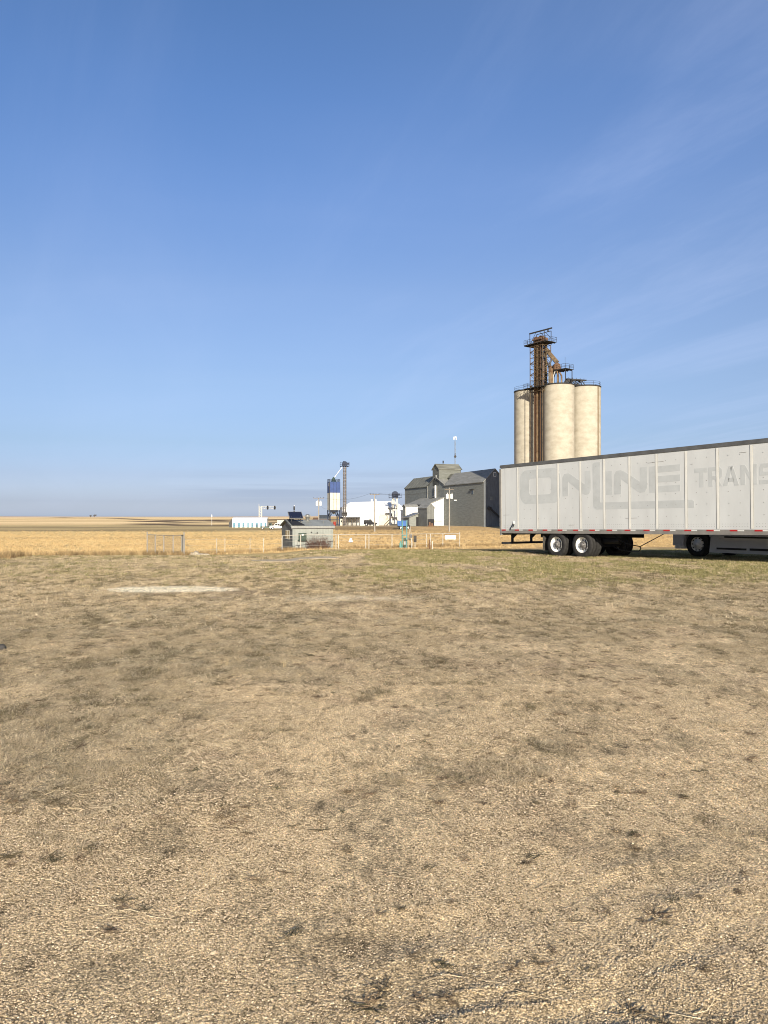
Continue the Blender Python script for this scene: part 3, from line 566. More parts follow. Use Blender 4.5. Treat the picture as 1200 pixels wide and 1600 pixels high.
mb = MB(); mb.box(-.05, .055, -.03, .10, zb-.02, zt-.17); mb.box(-.05, .055, Wd-.10, Wd+.03, zb-.02, zt-.17); mb.box(-.05, .055, -.03, Wd+.03, zb-.08, zb+.02); mb.build('rear_frame', M['rail_alu'], trailer)
mb = MB(); mb.box(-.035, .028, .105, Wd/2-.01, zb+.1, zt-.2); mb.build('rear_door', M['post_paint'], trailer)
mb = MB(); mb.box(-.035, .028, Wd/2+.01, Wd-.105, zb+.1, zt-.2); mb.build('rear_door', M['post_paint'], trailer)
for k in range(19):                                             # red and white reflective strips on the lower rail
    s = .08+k*.865
    mb = MB(); mb.box(s, s+.27, -.027, -.021, zb+.115, zb+.168, 0); mb.box(s+.275, s+.50, -.027, -.021, zb+.12, zb+.163, 1)
    mb.build('reflective_strip', [M['red_tape'], M['white_tape']], trailer)
# faded lettering, real painted-out letters 2 mm thick on the side
def strokes(name, polys, y0=-.0035):
    mb = MB()
    for p in polys: mb.prism([(s, y0, z) for s, z in p], (0, .004, 0))
    return mb.build(name, M['ghost_letter'], body)
def rr(x0, x1, z0, z1, r, k=5):
    out = []
    for cx, cz, a0 in ((x1-r,z1-r,0),(x0+r,z1-r,90),(x0+r,z0+r,180),(x1-r,z0+r,270)):
        for i in range(k+1): a = R(a0+90*i/k); out.append((cx+r*math.cos(a), cz+r*math.sin(a)))
    return out
def ring(o, i):                                                 # ring between two rounded rectangles with equal counts
    n = len(o); return [[o[k], o[(k+1)%n], i[(k+1)%n], i[k]] for k in range(n)]
strokes('letter', ring(rr(1.28,3.71,2.18,3.66,.42), rr(1.86,3.16,2.56,3.28,.12)))
def small_n(x0, x1, z0, z1, w):
    arc = [(x0,z0),(x0,z1-.16),(x0+.10,z1-.02),(x0+.30,z1),(x0+.46,z1-.06),(x1-w,z0+.46),(x1-w,z1+.04),(x1,z1+.04),(x1,z0+.22),(x1-.10,z0+.03),(x1-.30,z0),(x1-.48,z0+.10),(x0+.36,z1-.32),(x0+w,z1-.36),(x0+w,z0)]
    quads = [[(x0,z0),(x0,z1-.16),(x0+w,z1-.16),(x0+w,z0)], [(x0,z1-.16),(x0+.10,z1-.02),(x0+.32,z1),(x0+.48,z1-.07),(x0+w,z1-.34),(x0+w,z1-.16)],
             [(x0+.48,z1-.07),(x1-w,z0+.44),(x1-w,z0+.02),(x1-.46,z0+.08),(x0+w,z1-.34)], [(x1-w,z0+.02),(x1-w,z1+.04),(x1,z1+.04),(x1,z0+.2),(x1-.1,z0+.04)]]
    return quads
strokes('letter', small_n(3.82, 5.34, 2.44, 3.38, .31))
strokes('letter', [[(5.44,2.05),(5.44,3.66),(5.52,3.72),(5.82,3.72),(5.82,2.13),(5.82,1.86),(5.60,1.86),(5.48,1.93)], [(5.82,1.86),(5.82,2.13),(9.9,2.11),(9.98,2.05),(9.98,1.83)]])
strokes('letter', [[(6.10,2.42),(6.10,3.34),(6.40,3.34),(6.40,2.42)]])
strokes('letter', small_n(6.51, 8.03, 2.42, 3.34, .32))
strokes('letter', [[(8.13,2.42),(8.13,3.38),(8.48,3.38),(8.48,2.42)]]+[[(8.48,z),(8.48,z+.23),(9.43,z+.24),(9.43,z+.01)] for z in (2.42,2.78,3.14)])
def lt(polys, x, w, z=2.53, h=.66): return strokes('letter', [[(x+a*w, z+b*h) for a, b in p] for p in polys])
lt([[(0,.76),(0,1),(1,1),(1,.76)],[(.36,0),(.36,.76),(.70,.76),(.70,0)]], 10.0, .52)
lt([[(0,0),(0,1),(.3,1),(.3,0)],[(.3,.8),(.3,1),(.8,1),(1,.86),(.75,.8)],[(.75,.8),(1,.86),(1,.5),(.72,.52)],[(.3,.36),(.3,.55),(.72,.52),(1,.5),(.85,.38)],[(.45,.36),(.7,.37),(1,0),(.7,0)]], 10.55, .50)
lt([[(0,0),(.38,1),(.62,1),(.28,0)],[(.45,.9),(.62,1),(1,0),(.72,0)],[(.3,.2),(.34,.4),(.66,.4),(.7,.2)]], 11.08, .58)
lt([[(0,0),(0,1),(.28,1),(.28,0)],[(.28,1),(.72,.3),(.72,0),(.28,.66)],[(.72,0),(.72,1),(1,1),(1,0)]], 11.72, .56)
lt([[(0,.8),(.12,1),(1,1),(1,.8)],[(0,.42),(0,.8),(.28,.8),(.28,.6)],[(.28,.6),(0,.42),(.72,.42),(1,.58)],[(.72,.2),(.72,.42),(1,.58),(1,.2)],[(0,0),(0,.2),(1,.2),(.9,0)]], 12.36, .52)
mb = MB(); mb.bbox(.80, .90, -.03, .002, 1.32, 1.44, .012); mk = mb.build('marker_lamp', M['wheel_white'], trailer)
mb = MB(); mb.tube([(.84,-.03,1.33),(.80,-.05,1.24),(.72,-.06,1.14),(.68,-.05,1.06)], .018, 6); mb.tube([(.90,-.03,1.31),(.90,-.05,1.22),(.86,-.05,1.20)], .015, 6); mb.build('loose_wire', M['black_steel'], mk)
mb = MB(); mb.bbox(-.13, -.052, .02, .16, 1.42, 1.62, .015); mb.bbox(-.13, -.052, .02, .16, 1.20, 1.38, .015); mb.build('rear_lamp', M['wheel_white'], trailer)
# floor beams, slider, bogie, underride guard
mb = MB()
for k in range(52): s = .3+k*.305; mb.box(s, s+.05, .06, Wd-.06, zb+.02, zb+.14)
mb.box(.08, L-.1, .05, Wd-.05, zb+.145, zb+.158); mb.build('floor_beams', M['black_steel'], trailer)
mb = MB()
for y in (.62, 1.90): mb.box(1.9, 6.3, y, y+.09, .72, zb+.02)
for s in (2.2, 4.08, 5.9): mb.box(s, s+.1, .71, 1.90, .74, .88)
for s in (3.38, 4.79):
    mb.cyl((s,.30,.43),(s,2.30,.43), .075, n=12); mb.box(s-.14, s+.14, .56, .70, .42, .74); mb.box(s-.14, s+.14, 1.9, 2.04, .42, .74)
    mb.cyl((s-.25,.85,.46),(s-.25,1.1,.46), .10, n=12); mb.cyl((s-.25,1.5,.46),(s-.25,1.75,.46), .10, n=12)
mb.box(3.05,5.15,.66,1.98,.36,.80); mb.box(2.5,5.6,.8,1.8,.55,.88); mb.cyl((5.4,.75,.62),(6.15,.75,.62), .13, n=14)
mb.build('bogie_frame', M['black_steel'], trailer)
mb = MB(); mb.box(-.03, .07, .05, Wd-.05, .40, .50); mb.build('underride_bar', M['black_steel'], trailer)
for y, w in ((.62,.10),(1.80,.10)):
    mb = MB(); mb.box(-.01, .06, y, y+w, .50, zb-.02); mb.prism([(.06,y,.86),(.06,y,.60),(.42,y,.86)], (0,.02,0)); mb.build('guard_strut', M['black_steel'], trailer)
for y in (.04, 1.94):
    mb = MB(); mb.box(2.60, 2.615, y, y+.62, .17, .80); mb.build('mud_flap', M['dusty_rubber'], trailer)
def tyre_prof(r, w, rim): return [(rim,-w/2+.03),(rim+.03,-w/2+.005),(r-.11,-w/2-.006),(r-.035,-w/2+.004),(r-.008,-w/2+.03),(r,-w/2+.06),(r,-.025),(r-.012,-.02),(r-.012,.02),(r,.025),(r,w/2-.06),(r-.008,w/2-.03),(r-.035,w/2-.004),(r-.11,w/2+.006),(rim+.03,w/2-.005),(rim,w/2-.03)]
def dual_wheel(parent, s, z, yo, side, r=.54, rim_mat='wheel_white'):
    # yo = outer face of the outer tyre; side = -1 towards the camera, +1 away
    d = -side
    w = MB(); rimp = [(.318,.0),(.314,.03),(.298,.05),(.290,.10),(.275,.145),(.235,.165),(.16,.155),(.12,.15)]
    w.lathe([(a, d*b) for a, b in rimp], (s, yo+d*.012, z), n=40); wheel = w.build('wheel', M[rim_mat], parent)
    w = MB(); w.lathe([(.165,.16),(.16,.07),(.14,.055),(.075,.05),(.07,.0),(.055,-.012),(.001,-.014)] if d > 0 else [(a,-b) for a,b in [(.165,.16),(.16,.07),(.14,.055),(.075,.05),(.07,.0),(.055,-.012),(.001,-.014)]], (s, yo+d*.012, z), n=28)
    for k in range(10): a = k*math.pi/5; w.cyl((s+.118*math.cos(a), yo+d*.055, z+.118*math.sin(a)), (s+.118*math.cos(a), yo+d*.02, z+.118*math.sin(a)), .014, n=6)
    for k in range(8): a = (k+.5)*math.pi/4; w.obox((s+.205*math.cos(a), yo+d*.168, z+.205*math.sin(a)), (.034*math.cos(a),0,.034*math.sin(a)), (0,.006,0), (-.026*math.sin(a),0,.026*math.cos(a)), 1)
    w.build('hub', [M['hub_grey'], M['black_steel']], wheel)
    for off in (0, .34):
        w = MB(); w.lathe(tyre_prof(r, .275, .312), (s, yo+d*(.14+off), z), n=56); w.build('tyre', M['rubber'], wheel)
    return wheel
for s in (3.38, 4.79):
    dual_wheel(trailer, s, .445, .03, -1); dual_wheel(trailer, s, .445, Wd-.03, 1)
def cat(p, q, sag, n=10):
    p, q = Vector(p), Vector(q); return [p.lerp(q, i/n)+Vector((0,0,-sag*4*(i/n)*(1-i/n))) for i in range(n+1)]
mb = MB(); mb.tube(cat((5.9,.55,.84),(7.05,.75,.42),.08)[:], .02, 7); mb.tube([(7.05,.75,.42),(7.1,.78,.34),(6.98,.8,.22)], .02, 7); mb.tube(cat((6.98,.8,.22),(5.7,.9,.36),.07), .02, 7); mb.tube([(7.07,.76,.41),(8.05,.9,.90)], .017, 7)
mb.build('air_hose', M['black_steel'], trailer)
mb = MB()
for y in (.5, 2.0): mb.box(13.3, 13.45, y, y+.12, .12, zb+.1); mb.box(13.2, 13.55, y-.05, y+.17, .08, .12)
mb.bar((13.37,.56,.6),(13.37,2.06,.6),.05); mb.build('landing_gear', M['black_steel'], trailer)

# ---------------------------------------------------------------- tractor parked on the far side, facing the other way
# local x = backwards along the truck (towards the right of the picture), origin at its front bumper
TS, TL = 6.62, 3.35
tr_o = Vector((TRX+FX*TS-FY*TL, TRY+FY*TS+FX*TL, 0)); tr_o.z = gnd(tr_o.x+1.5, tr_o.y-2)
tractor = thing('tractor_truck', 'silver highway tractor half hidden behind the white box trailer', 'truck', tr_o, TRZ)
mb = MB()
hood = [(0,.42),(0,.95),(.18,1.35),(1.0,1.72),(2.1,1.95),(2.1,.95),(1.66,.80),(1.60,1.02),(1.36,1.16),(.90,1.16),(.64,1.02),(.50,.75),(.46,.42)]
mb.prism([(x,.02,z) for x,z in hood], (0,.34,0)); mb.prism([(x,2.06,z) for x,z in hood], (0,.34,0))
mb.prism([(x,.36,z) for x,z in [(.05,.5),(.05,1.3),(.35,1.75),(2.1,2.0),(2.1,.9),(.1,.6)]], (0,1.70,0)); mb.build('hood', M['truck_silver'], tractor)
mb = MB(); mb.bbox(-.02, .48, 0, 2.42, .30, .60, .16); mb.build('bumper', M['truck_silver'], tractor)
mb = MB(); mb.prism([(x,.05,z) for x,z in [(2.1,.95),(2.1,2.0),(2.65,2.75),(3.0,3.25),(4.1,3.85),(6.0,3.85),(6.0,.95)]], (0,2.32,0)); cabp = mb.build('cab', M['truck_silver'], tractor)
mb = MB(); mb.prism([(2.16,.045,2.02),(2.62,.045,2.68),(3.3,.045,2.68),(3.3,.045,1.95)], (0,2.33,0)); mb.build('side_window', M['glass'], cabp)
mb = MB(); mb.obox((2.36,1.2,2.38), (.28,0,.37), (0,1.02,0), (.008,0,-.006)); mb.build('windscreen', M['glass'], cabp)
mb = MB(); mb.prism([(x,.0,z) for x,z in [(1.66,.20),(1.72,.80),(2.0,.93),(5.0,.93),(5.45,.55),(5.45,.20)]], (0,.10,0)); mb.build('side_fairing', M['truck_silver'], tractor)
for a_ in ((2.3,4.1,-.012,.0,.78,.84),(4.35,5.0,-.012,.0,.80,.84),(2.0,3.2,-.05,.0,.33,.40),(3.35,5.3,-.05,.0,.33,.41)):
    mb = MB(); mb.box(*a_); mb.build('step', M['dark_steel'], tractor)
mb = MB(); mb.box(2.1, 4.0, -.018, .002, .72, .755); mb.box(3.98, 4.02, -.012, .004, .42, .9); mb.build('trim', M['alu'], tractor)
mb = MB(); mb.cyl((4.3,.42,.62),(5.5,.42,.62), .30, n=24); mb.build('fuel_tank', M['alu'], tractor)
mb = MB(); mb.box(.6, 8.6, .78, .88, .70, .95); mb.box(.6, 8.6, 1.54, 1.64, .70, .95); mb.build('chassis', M['black_steel'], tractor)
for y, d in ((.05, 1), (2.37, -1)):
    w = MB(); w.lathe([(.29,0),(.285,d*.03),(.24,d*.05),(.20,-d*.01),(.09,-d*.04),(.085,-d*.075),(.001,-d*.08)], (1.08, y+d*.03, .50), n=36)
    for k in range(10): a = k*math.pi/5; w.obox((1.08+.235*math.cos(a), y+d*.058, .50+.235*math.sin(a)), (.028*math.cos(a),0,.028*math.sin(a)), (0,.012,0), (-.022*math.sin(a),0,.022*math.cos(a)), 1)
    wh = w.build('wheel', [M['wheel_white'], M['black_steel']], tractor)
    w = MB(); w.lathe(tyre_prof(.51,.28,.285), (1.08, y+d*.14, .50), n=56); w.build('tyre', M['rubber'], wh)
for s in (7.0, 8.3):
    for yo, sd in ((.03,-1),(2.39,1)): dual_wheel(tractor, s, .50, yo, sd, rim_mat='alu')

# ---------------------------------------------------------------- concrete silos and their elevator tower
def silo(label, cx, cy, r, ztop, extra=None, rail=None):
    g0 = gnd(cx, cy)-.3; t = thing('concrete_silo', label, 'silo', (cx, cy, g0), group='tall concrete grain silos behind the trailer')
    h = ztop-g0
    mb = MB(); prof = [(r,0)]+[(r, h*k/12) for k in range(1,13)]; mb.lathe(prof, axis='z', n=72); mb.lathe([(r,h),(.001,h+.25)], axis='z', n=72); mb.build('shell', M['concrete'], t)
    mb = MB(); mb.lathe([(r,h-.35),(r+.12,h-.33),(r+.12,h-.03),(r-.05,h+.02)], axis='z', n=72); mb.build('roof_rim', M['dark_steel'], t)
    mb = MB(); a0, a1 = rail or (0, 360); n = 40; pts = [(r*.98*math.cos(R(a0+(a1-a0)*i/n)), r*.98*math.sin(R(a0+(a1-a0)*i/n))) for i in range(n+1)]
    for zz in (.55, 1.05): mb.tube([(x,y,h+zz) for x,y in pts], .03, 4)
    for x, y in pts[::4]: mb.cyl((x,y,h-.05),(x,y,h+1.05), .035, n=4)
    mb.build('roof_railing', M['dark_steel'], t)
    if extra: extra(t, r, h)
    return t
def stain(t, r, h):
    mb = MB(); a = R(-50); n = 4
    vs = []; 
    for k in range(n+1): b = a+R(3.5)*(k/n-.5)*2; vs.append((b))
    for b0, b1 in zip(vs, vs[1:]): mb.add([((r+.02)*math.cos(b0),(r+.02)*math.sin(b0),0),((r+.02)*math.cos(b1),(r+.02)*math.sin(b1),0),((r+.02)*math.cos(b1),(r+.02)*math.sin(b1),h-.4),((r+.02)*math.cos(b0),(r+.02)*math.sin(b0),h-.4)], [(0,1,2,3)])
    mb.build('rust_streak', M['concrete_stain'], t)
SR = 4.08
silo1 = silo('leftmost of the three concrete silos, partly hidden by the brown pipes', 40.35, 213.6, SR, 36.63)
silo2 = silo('middle and nearest concrete silo, right of the brown pipes', 46.3, 203.6, SR, 36.63, rail=(20,150))
silo3 = silo('rightmost concrete silo with a brown rust streak near its right edge', 54.1, 206.6, SR, 36.63, extra=stain)

F = 205/1200
twr = thing('bucket_elevator_tower', 'rusty brown lattice elevator tower rising above the concrete silos', 'elevator tower', (41.75, 205.0, gnd(41.75, 205)), R(-55))
tz = twr.location.z
zz = lambda y: H+(808-y)*F-tz
hx, hy = 2.25, 1.55; z0, z1 = zz(612), zz(541)
mb = MB()
cor = [(-hx,-hy),(hx,-hy),(hx,hy),(-hx,hy)]
for c in cor: mb.bar((*c, z0), (*c, z1), .16)
nb = 8
for k in range(nb+1):
    z = z0+(z1-z0)*k/nb
    for a, b in zip(cor, cor[1:]+cor[:1]): mb.bar((*a, z), (*b, z), .10)
    if k < nb:
        zn = z0+(z1-z0)*(k+1)/nb
        for i, (a, b) in enumerate(zip(cor, cor[1:]+cor[:1])): mb.bar((*(a if (k+i)%2 else b), z), (*(b if (k+i)%2 else a), zn), .09)
for c in ((-hx,-hy),(hx,-hy)): mb.bar((*c, 0), (*c, z0), .14)
for xx in (-.8, .6):
    for yy in (-hy, hy): mb.bar((xx,yy,z0),(xx,yy,z1),.11)
for k in range(16):
    z = z0+(z1-z0)*k/16; zn = z0+(z1-z0)*(k+1)/16
    for yy in (-hy, hy): mb.bar((-.8 if k%2 else .6,yy,z),(.6 if k%2 else -.8,yy,zn),.07); mb.bar((-.8,yy,z),(.6,yy,z),.07)
mb.build('lattice_frame', M['rust_steel'], twr)
legp = [(-1.3,-.5,.27,'rust'),(-.45,-.7,.27,'tan_pipe'),(.35,-.1,.28,'rust_steel'),(1.05,-.5,.20,'dark_steel'),(-.9,.6,.25,'rust_steel'),(.2,.75,.22,'tan_pipe'),(.75,.95,.25,'tan_pipe'),(1.45,.7,.24,'rust_steel'),(.9,-1.0,.16,'rust')]
for x, y, w, m_ in legp[:2]:
    mb = MB(); mb.box(x-w, x+w, y-w*.8, y+w*.8, 0, zz(531))
    for k in range(22): z = 2+k*2.1; mb.box(x-w-.04, x+w+.04, y-w*.8-.04, y+w*.8+.04, z, z+.12)
    mb.build('leg_casing', M[m_], twr)
for x, y, w, m_ in legp[2:]:
    mb = MB(); mb.cyl((x,y,0 if (x > 0 and y < 0 and x < 1.2) else z0-2),(x,y,zz(538)), w, n=10)
    for k in range(12): z = z0+k*1.05; mb.cyl((x,y,z),(x,y,z+.1), w+.05, n=10)
    mb.build('pipe', M[m_], twr)
def platform(root, x0, x1, y0, y1, z, name='platform', mat='dark_steel', rh=1.1, gap=None):
    mb = MB(); mb.box(x0, x1, y0, y1, z-.12, z); 
    for a in np.arange(x0, x1, 1.2): mb.box(a, a+.08, y0, y1, z-.32, z-.121)
    p = mb.build(name, M[mat], root); mb = MB(); cs = [(x0,y0),(x1,y0),(x1,y1),(x0,y1)]
    for a, b in zip(cs, cs[1:]+cs[:1]):
        for h in (.55, 1.1): mb.bar((*a, z+h*rh), (*b, z+h*rh), .055)
        n = max(1, int(math.hypot(b[0]-a[0], b[1]-a[1])/1.3))
        for k in range(n): mb.bar((a[0]+(b[0]-a[0])*k/n, a[1]+(b[1]-a[1])*k/n, z), (a[0]+(b[0]-a[0])*k/n, a[1]+(b[1]-a[1])*k/n, z+1.1*rh), .06)
    mb.build('railing', M[mat], p); return p
platform(twr, -4.0, 3.8, -2.1, 2.1, zz(537)); platform(twr, -3.6, 3.2, -2.6, -1.2, zz(606), 'catwalk')
mb = MB()
for c in ((-2.6,-1.3),(2.6,-1.3),(2.6,1.3),(-2.6,1.3)): mb.bar((*c, zz(537)), (*c, zz(519)), .13)
for y in (-1.3, 1.3): mb.bar((-2.6,y,zz(519)),(2.6,y,zz(519)),.14)
for y in (-1.3,1.3): mb.bar((-2.6,y,zz(537)),(-.2,y,zz(519)),.08); mb.bar((2.6,y,zz(530)),(.6,y,zz(519)),.08)
mb.build('hoist_frame', M['dark_steel'], twr)
mb = MB(); mb.bar((-4.0,0,zz(517.2)),(4.1,0,zz(517.2)),.22, h=.34); mb.bar((-3.2,-.9,zz(518.4)),(3.2,-.9,zz(518.4)),.12); mb.bar((2.7,0,zz(517)),(2.7,0,zz(521)),.25); mb.build('trolley_beam', M['dark_steel'], twr)
mb = MB()
for x in (-.95, .75):
    w = .62; n = 10; zb2 = zz(536)
    mb.prism([(x+w*1.25*math.cos(math.pi*i/n), -.9, zb2+1.0+w*1.25*math.sin(math.pi*i/n)) for i in range(n+1)]+[(x-w*1.25,-.9,zb2),(x+w*1.25,-.9,zb2)], (0,1.2,0))
mb.cyl((-1.6,-1.2,zz(531)),(1.5,-1.2,zz(531)), .25, n=10); mb.box(1.5, 2.3, -.6, .4, zz(536), zz(530)); mb.build('head_pulley_housing', M['rust'], twr)
def to_local(o, p): return (Matrix.Translation(o.location) @ Matrix.Rotation(o.rotation_euler.z, 4, 'Z')).inverted() @ Vector(p)
mb = MB(); a = to_local(twr, P(852,545,204.5)); b = to_local(twr, P(871,567,204)); mb.bar(a, b, .85, h=1.0); mb.build('spout_chute', M['rust_steel'], twr)
mb = MB(); mb.bar(to_local(twr, P(858,573,204)), to_local(twr, P(862,562,204)), .3); mb.cyl(to_local(twr, P(848,550,204.5)), to_local(twr, P(858,574,204.2)), .22, n=8); mb.bar(to_local(twr, P(856,571,204)), to_local(twr, P(863,562,204)), .16); mb.build('brace', M['dark_steel'], twr)

dist = thing('grain_distributor', 'rusty spout distributor with railed platform on top of the middle silo', 'distributor', (46.0, 203.2, 36.9), R(-50))
def dl(x, y, Y=203): return to_local(dist, P(x, y, Y))
dz = lambda y: H+(808-y)*203/1200-36.9
mb = MB(); c = dl(870,573); mb.cyl((c.x,c.y,dz(578)),(c.x,c.y,dz(570)), 1.05, .95, n=16); mb.cyl((c.x,c.y,dz(570)),(c.x,c.y,dz(567)), .95, .4, n=16); mb.cyl((c.x-1.7,c.y-.3,dz(577)),(c.x-1.7,c.y-.3,dz(570.5)), .5, n=10); mb.build('hopper', M['rust'], dist)
c2 = dl(876,579); platform(dist, c2.x-2.6, c2.x+2.9, c2.y-1.7, c2.y+1.7, dz(578.5))
for dx, dy in ((-2.2,-1.4),(2.6,-1.4),(2.6,1.4),(-2.2,1.4)):
    mb = MB(); mb.bar((c2.x+dx,c2.y+dy,-.1),(c2.x+dx,c2.y+dy,dz(580)),.16); mb.build('post', M['dark_steel'], dist)
for k in range(7):
    a = k*.9; mb = MB(); top = Vector((c.x+.5*math.cos(a), c.y+.5*math.sin(a), dz(579))); mid = Vector((c.x+1.5*math.cos(a), c.y+1.1*math.sin(a), dz(588))); mb.cyl(top, mid, .2, n=8); mb.cyl(mid, (mid.x*1.02,mid.y*1.02,-.1), .2, n=8); mb.build('spout', M['galv' if k%2 else 'tan_pipe'], dist)
mb = MB(); c3 = dl(860.5,590,202); mb.box(c3.x-.4,c3.x+.4,c3.y-.45,c3.y+.45,-.1,dz(577)); tb = mb.build('tan_housing', M['tan_pipe'], dist)
mb = MB()
for s_ in (-.2,.2): mb.bar((c3.x+s_,c3.y-.55,-.1),(c3.x+s_,c3.y-.55,dz(583)),.06)
for k in range(9): mb.bar((c3.x-.2,c3.y-.55,.2+k*.28),(c3.x+.2,c3.y-.55,.2+k*.28),.05)
mb.build('ladder', M['cream_wall'], tb)
mb = MB(); mb.cyl(dl(883,580,204), dl(883,558,204), .035, n=5); mb.build('whip_antenna', M['dark_steel'], dist)
mb = MB()
for k in range(6): mb.cyl(dl(882+k*2.2,597.5,203), dl(884+k*2,594-k*.3,203), .18, n=7)
mb.build('conveyor_drive', M['dark_steel'], dist)
brg = thing('conveyor_bridge', 'dark truss conveyor bridge across the tops of the two right silos', 'conveyor', (51.0, 205.0, 36.95), math.atan2(3, 7.8))
mb = MB(); Lb = 5.6
for y in (-.5,.5):
    for z in (.0, 1.25): mb.bar((-Lb/2,y,z),(Lb/2,y,z),.2)
    for k in range(5):
        xa = -Lb/2+Lb*k/5; mb.bar((xa,y,0 if k%2 else 1.25),(xa+Lb/5,y,1.25 if k%2 else 0),.16); mb.bar((xa,y,0),(xa,y,1.25),.09)
mb.box(-Lb/2, Lb/2+.6, -.45, .45, 1.25, 1.5)
for k in range(5): mb.bar((-Lb/2+1.2*k+.4,-.6,1.5),(-Lb/2+1.2*k+.4,-.6,1.75),.08)
mb.build('truss', M['dark_steel'], brg)

# ---------------------------------------------------------------- the old grey wooden elevator, one long row of buildings
C0 = Vector((31.2, 240.0, 0)); ROW = R(20)
def row_thing(name, label, cat, lx=0, ly=0, group=None):
    g = Vector((math.cos(ROW), math.sin(ROW), 0)); f = Vector((-math.sin(ROW), math.cos(ROW), 0)); p = C0+g*lx+f*ly
    t = thing(name, label, cat, (p.x, p.y, -2.4), ROW, group); return t
ZB = 2.4                                          # local z of world zero
def gable(root, x0, x1, y0, y1, ze, zr, wall, roof, along='y', over=.35, th=.22, wname='wall', rname='roof', z0=0.0):
    # world heights ze, zr; ridge runs along the named axis
    mb = MB(); e, r = ze+ZB, zr+ZB
    if along == 'y':
        xm = (x0+x1)/2; mb.prism([(x0,y0,z0),(x1,y0,z0),(x1,y0,e),(xm,y0,r),(x0,y0,e)], (0,y1-y0,0))
    else:
        ym = (y0+y1)/2; mb.prism([(x0,y0,z0),(x0,y1,z0),(x0,y1,e),(x0,ym,r),(x0,y0,e)], (x1-x0,0,0))
    w = mb.build(wname, wall, root); mb = MB()
    if along == 'y':
        sl = (r-e)/(xm-x0); 
        for a, b in ((x0-over, xm), (x1+over, xm)):
            za = e-sl*over+.02; mb.prism([(a,y0-over,za),(b,y0-over,r+.02),(b,y0-over,r+.02+th),(a,y0-over,za+th)], (0,y1-y0+2*over,0))
    else:
        sl = (r-e)/(ym-y0)
        for a, b in ((y0-over, ym), (y1+over, ym)):
            za = e-sl*over+.02; mb.prism([(x0-over,a,za),(x0-over,b,r+.02),(x0-over,b,r+.02+th),(x0-over,a,za+th)], (x1-x0+2*over,0,0))
    ro = mb.build(rname, roof, root); return w, ro
annexA = row_thing('elevator_annex', 'long grey shingled grain annex next to the trailer, its gable end in dark shadow', 'grain annex')
gable(annexA, 0, 7.64, 0, 29.3, 12.83, 16.7, M['grey_shingle'], M['grey_roof'])
def window(root, x0, x1, y0, y1, z0, z1, glass='glass', frame='white_wall', name='window', f=.1):
    # flat on a wall whose plane is x = const (x0==x1) or y = const
    mb = MB(); z0 += ZB; z1 += ZB
    if x0 == x1: mb.box(x0-.05, x0+.01, y0, y1, z0, z1)
    else: mb.box(x0, x1, y0-.05, y0+.01, z0, z1)
    fr = mb.build(name, M[frame], root); mb = MB()
    if x0 == x1: mb.box(x0-.055, x0-.045, y0+f, y1-f, z0+f, z1-f)
    else: mb.box(x0+f, x1-f, y0-.055, y0-.045, z0+f, z1-f)
    mb.build('pane', M[glass], fr); return fr
window(annexA, 3.35, 4.3, 0, 0, 14.4, 15.7); window(annexA, .9, 1.5, 0, 0, 11.3, 12.4, frame='grey_shingle'); window(annexA, 5.9, 6.5, 0, 0, 11.0, 12.2, frame='grey_shingle'); window(annexA, 2.2, 3.0, 0, 0, 7.0, 8.0, frame='grey_shingle')
window(annexA, 0, 0, 7.0, 8.6, 8.9, 10.3, frame='grey_shingle')
mb = MB(); mb.box(-.6, 0, 6.4, 9.2, 10.45+ZB, 10.6+ZB); mb.build('window_hood', M['dark_steel'], annexA)
mb = MB(); mb.box(-.05,.02,-.05,.02,.5,12.9+ZB); mb.build('corner_trim', M['grey_roof'], annexA)
mb = MB(); mb.prism([(.02,-.04,0),(7.62,-.04,0),(7.62,-.04,12.8+ZB),(3.82,-.04,16.6+ZB),(.02,-.04,12.8+ZB)], (0,.05,0)); mb.build('gable_wall', material('shadow_toned_shingle', (.13,.14,.15), .9, var=.15, scale=.9, stretch=(3,.5,.5)), annexA)  # silo shadow on this gable end deepened by a darker wall colour
mb = MB(); mb.bar((1.6,-.8,4.6+ZB),(6.6,-.9,.3+ZB),.45); mb.bar((1.4,-.3,4.6+ZB),(1.9,-1.1,4.3+ZB),.8); mb.build('loading_spout', M['dark_steel'], annexA)
main = row_thing('wooden_grain_elevator', 'grey wooden grain elevator with a raised cupola between its two annexes', 'grain elevator')
gable(main, .0, 12.5, 29.5, 44.4, 12.9, 15.9, M['grey_shingle'], M['grey_roof'], along='x')
cup_w, cup_r = gable(main, .0, 8.6, 34.2, 39.9, 18.7, 20.5, M['grey_shingle_light'], M['olive_roof'], along='x', z0=12.9+ZB, wname='cupola', rname='cupola_roof')
gable(main, 3.4, 5.4, 30.2, 34.0, 15.6, 16.7, M['grey_shingle_light'], M['olive_roof'], along='y', z0=13.2+ZB, wname='dormer', rname='dormer_roof', over=.2)
window(main, 3.9, 4.9, 30.2, 30.2, 14.4, 15.6, frame='dark_steel'); window(main, 0, 0, 36.3, 37.3, 15.2, 16.6, glass='galv')
mb = MB(); mb.bar((2.9,37.05,20.9+ZB),(2.9,37.05,21.9+ZB),.35); mb.build('roof_vent', M['dark_steel'], main)
mb = MB(); mb.cyl((-.5,36.2,8.6+ZB),(-.5,36.2,12.9+ZB), .32, n=10); mb.build('vent_pipe', M['white_wall'], main)
mb = MB(); mb.cyl((-.6,36.4,9.3+ZB),(-1.8,47.0,6.6+ZB), .22, n=8); mb.build('spout', M['galv'], main)
mb = MB(); mb.bar((-.06,44.45,1),(-.06,44.45,12.9+ZB),.3); mb.build('corner_trim', M['galv'], main)
annexB = row_thing('elevator_annex', 'far left grey annex with streaked olive roof beside the cupola', 'grain annex')
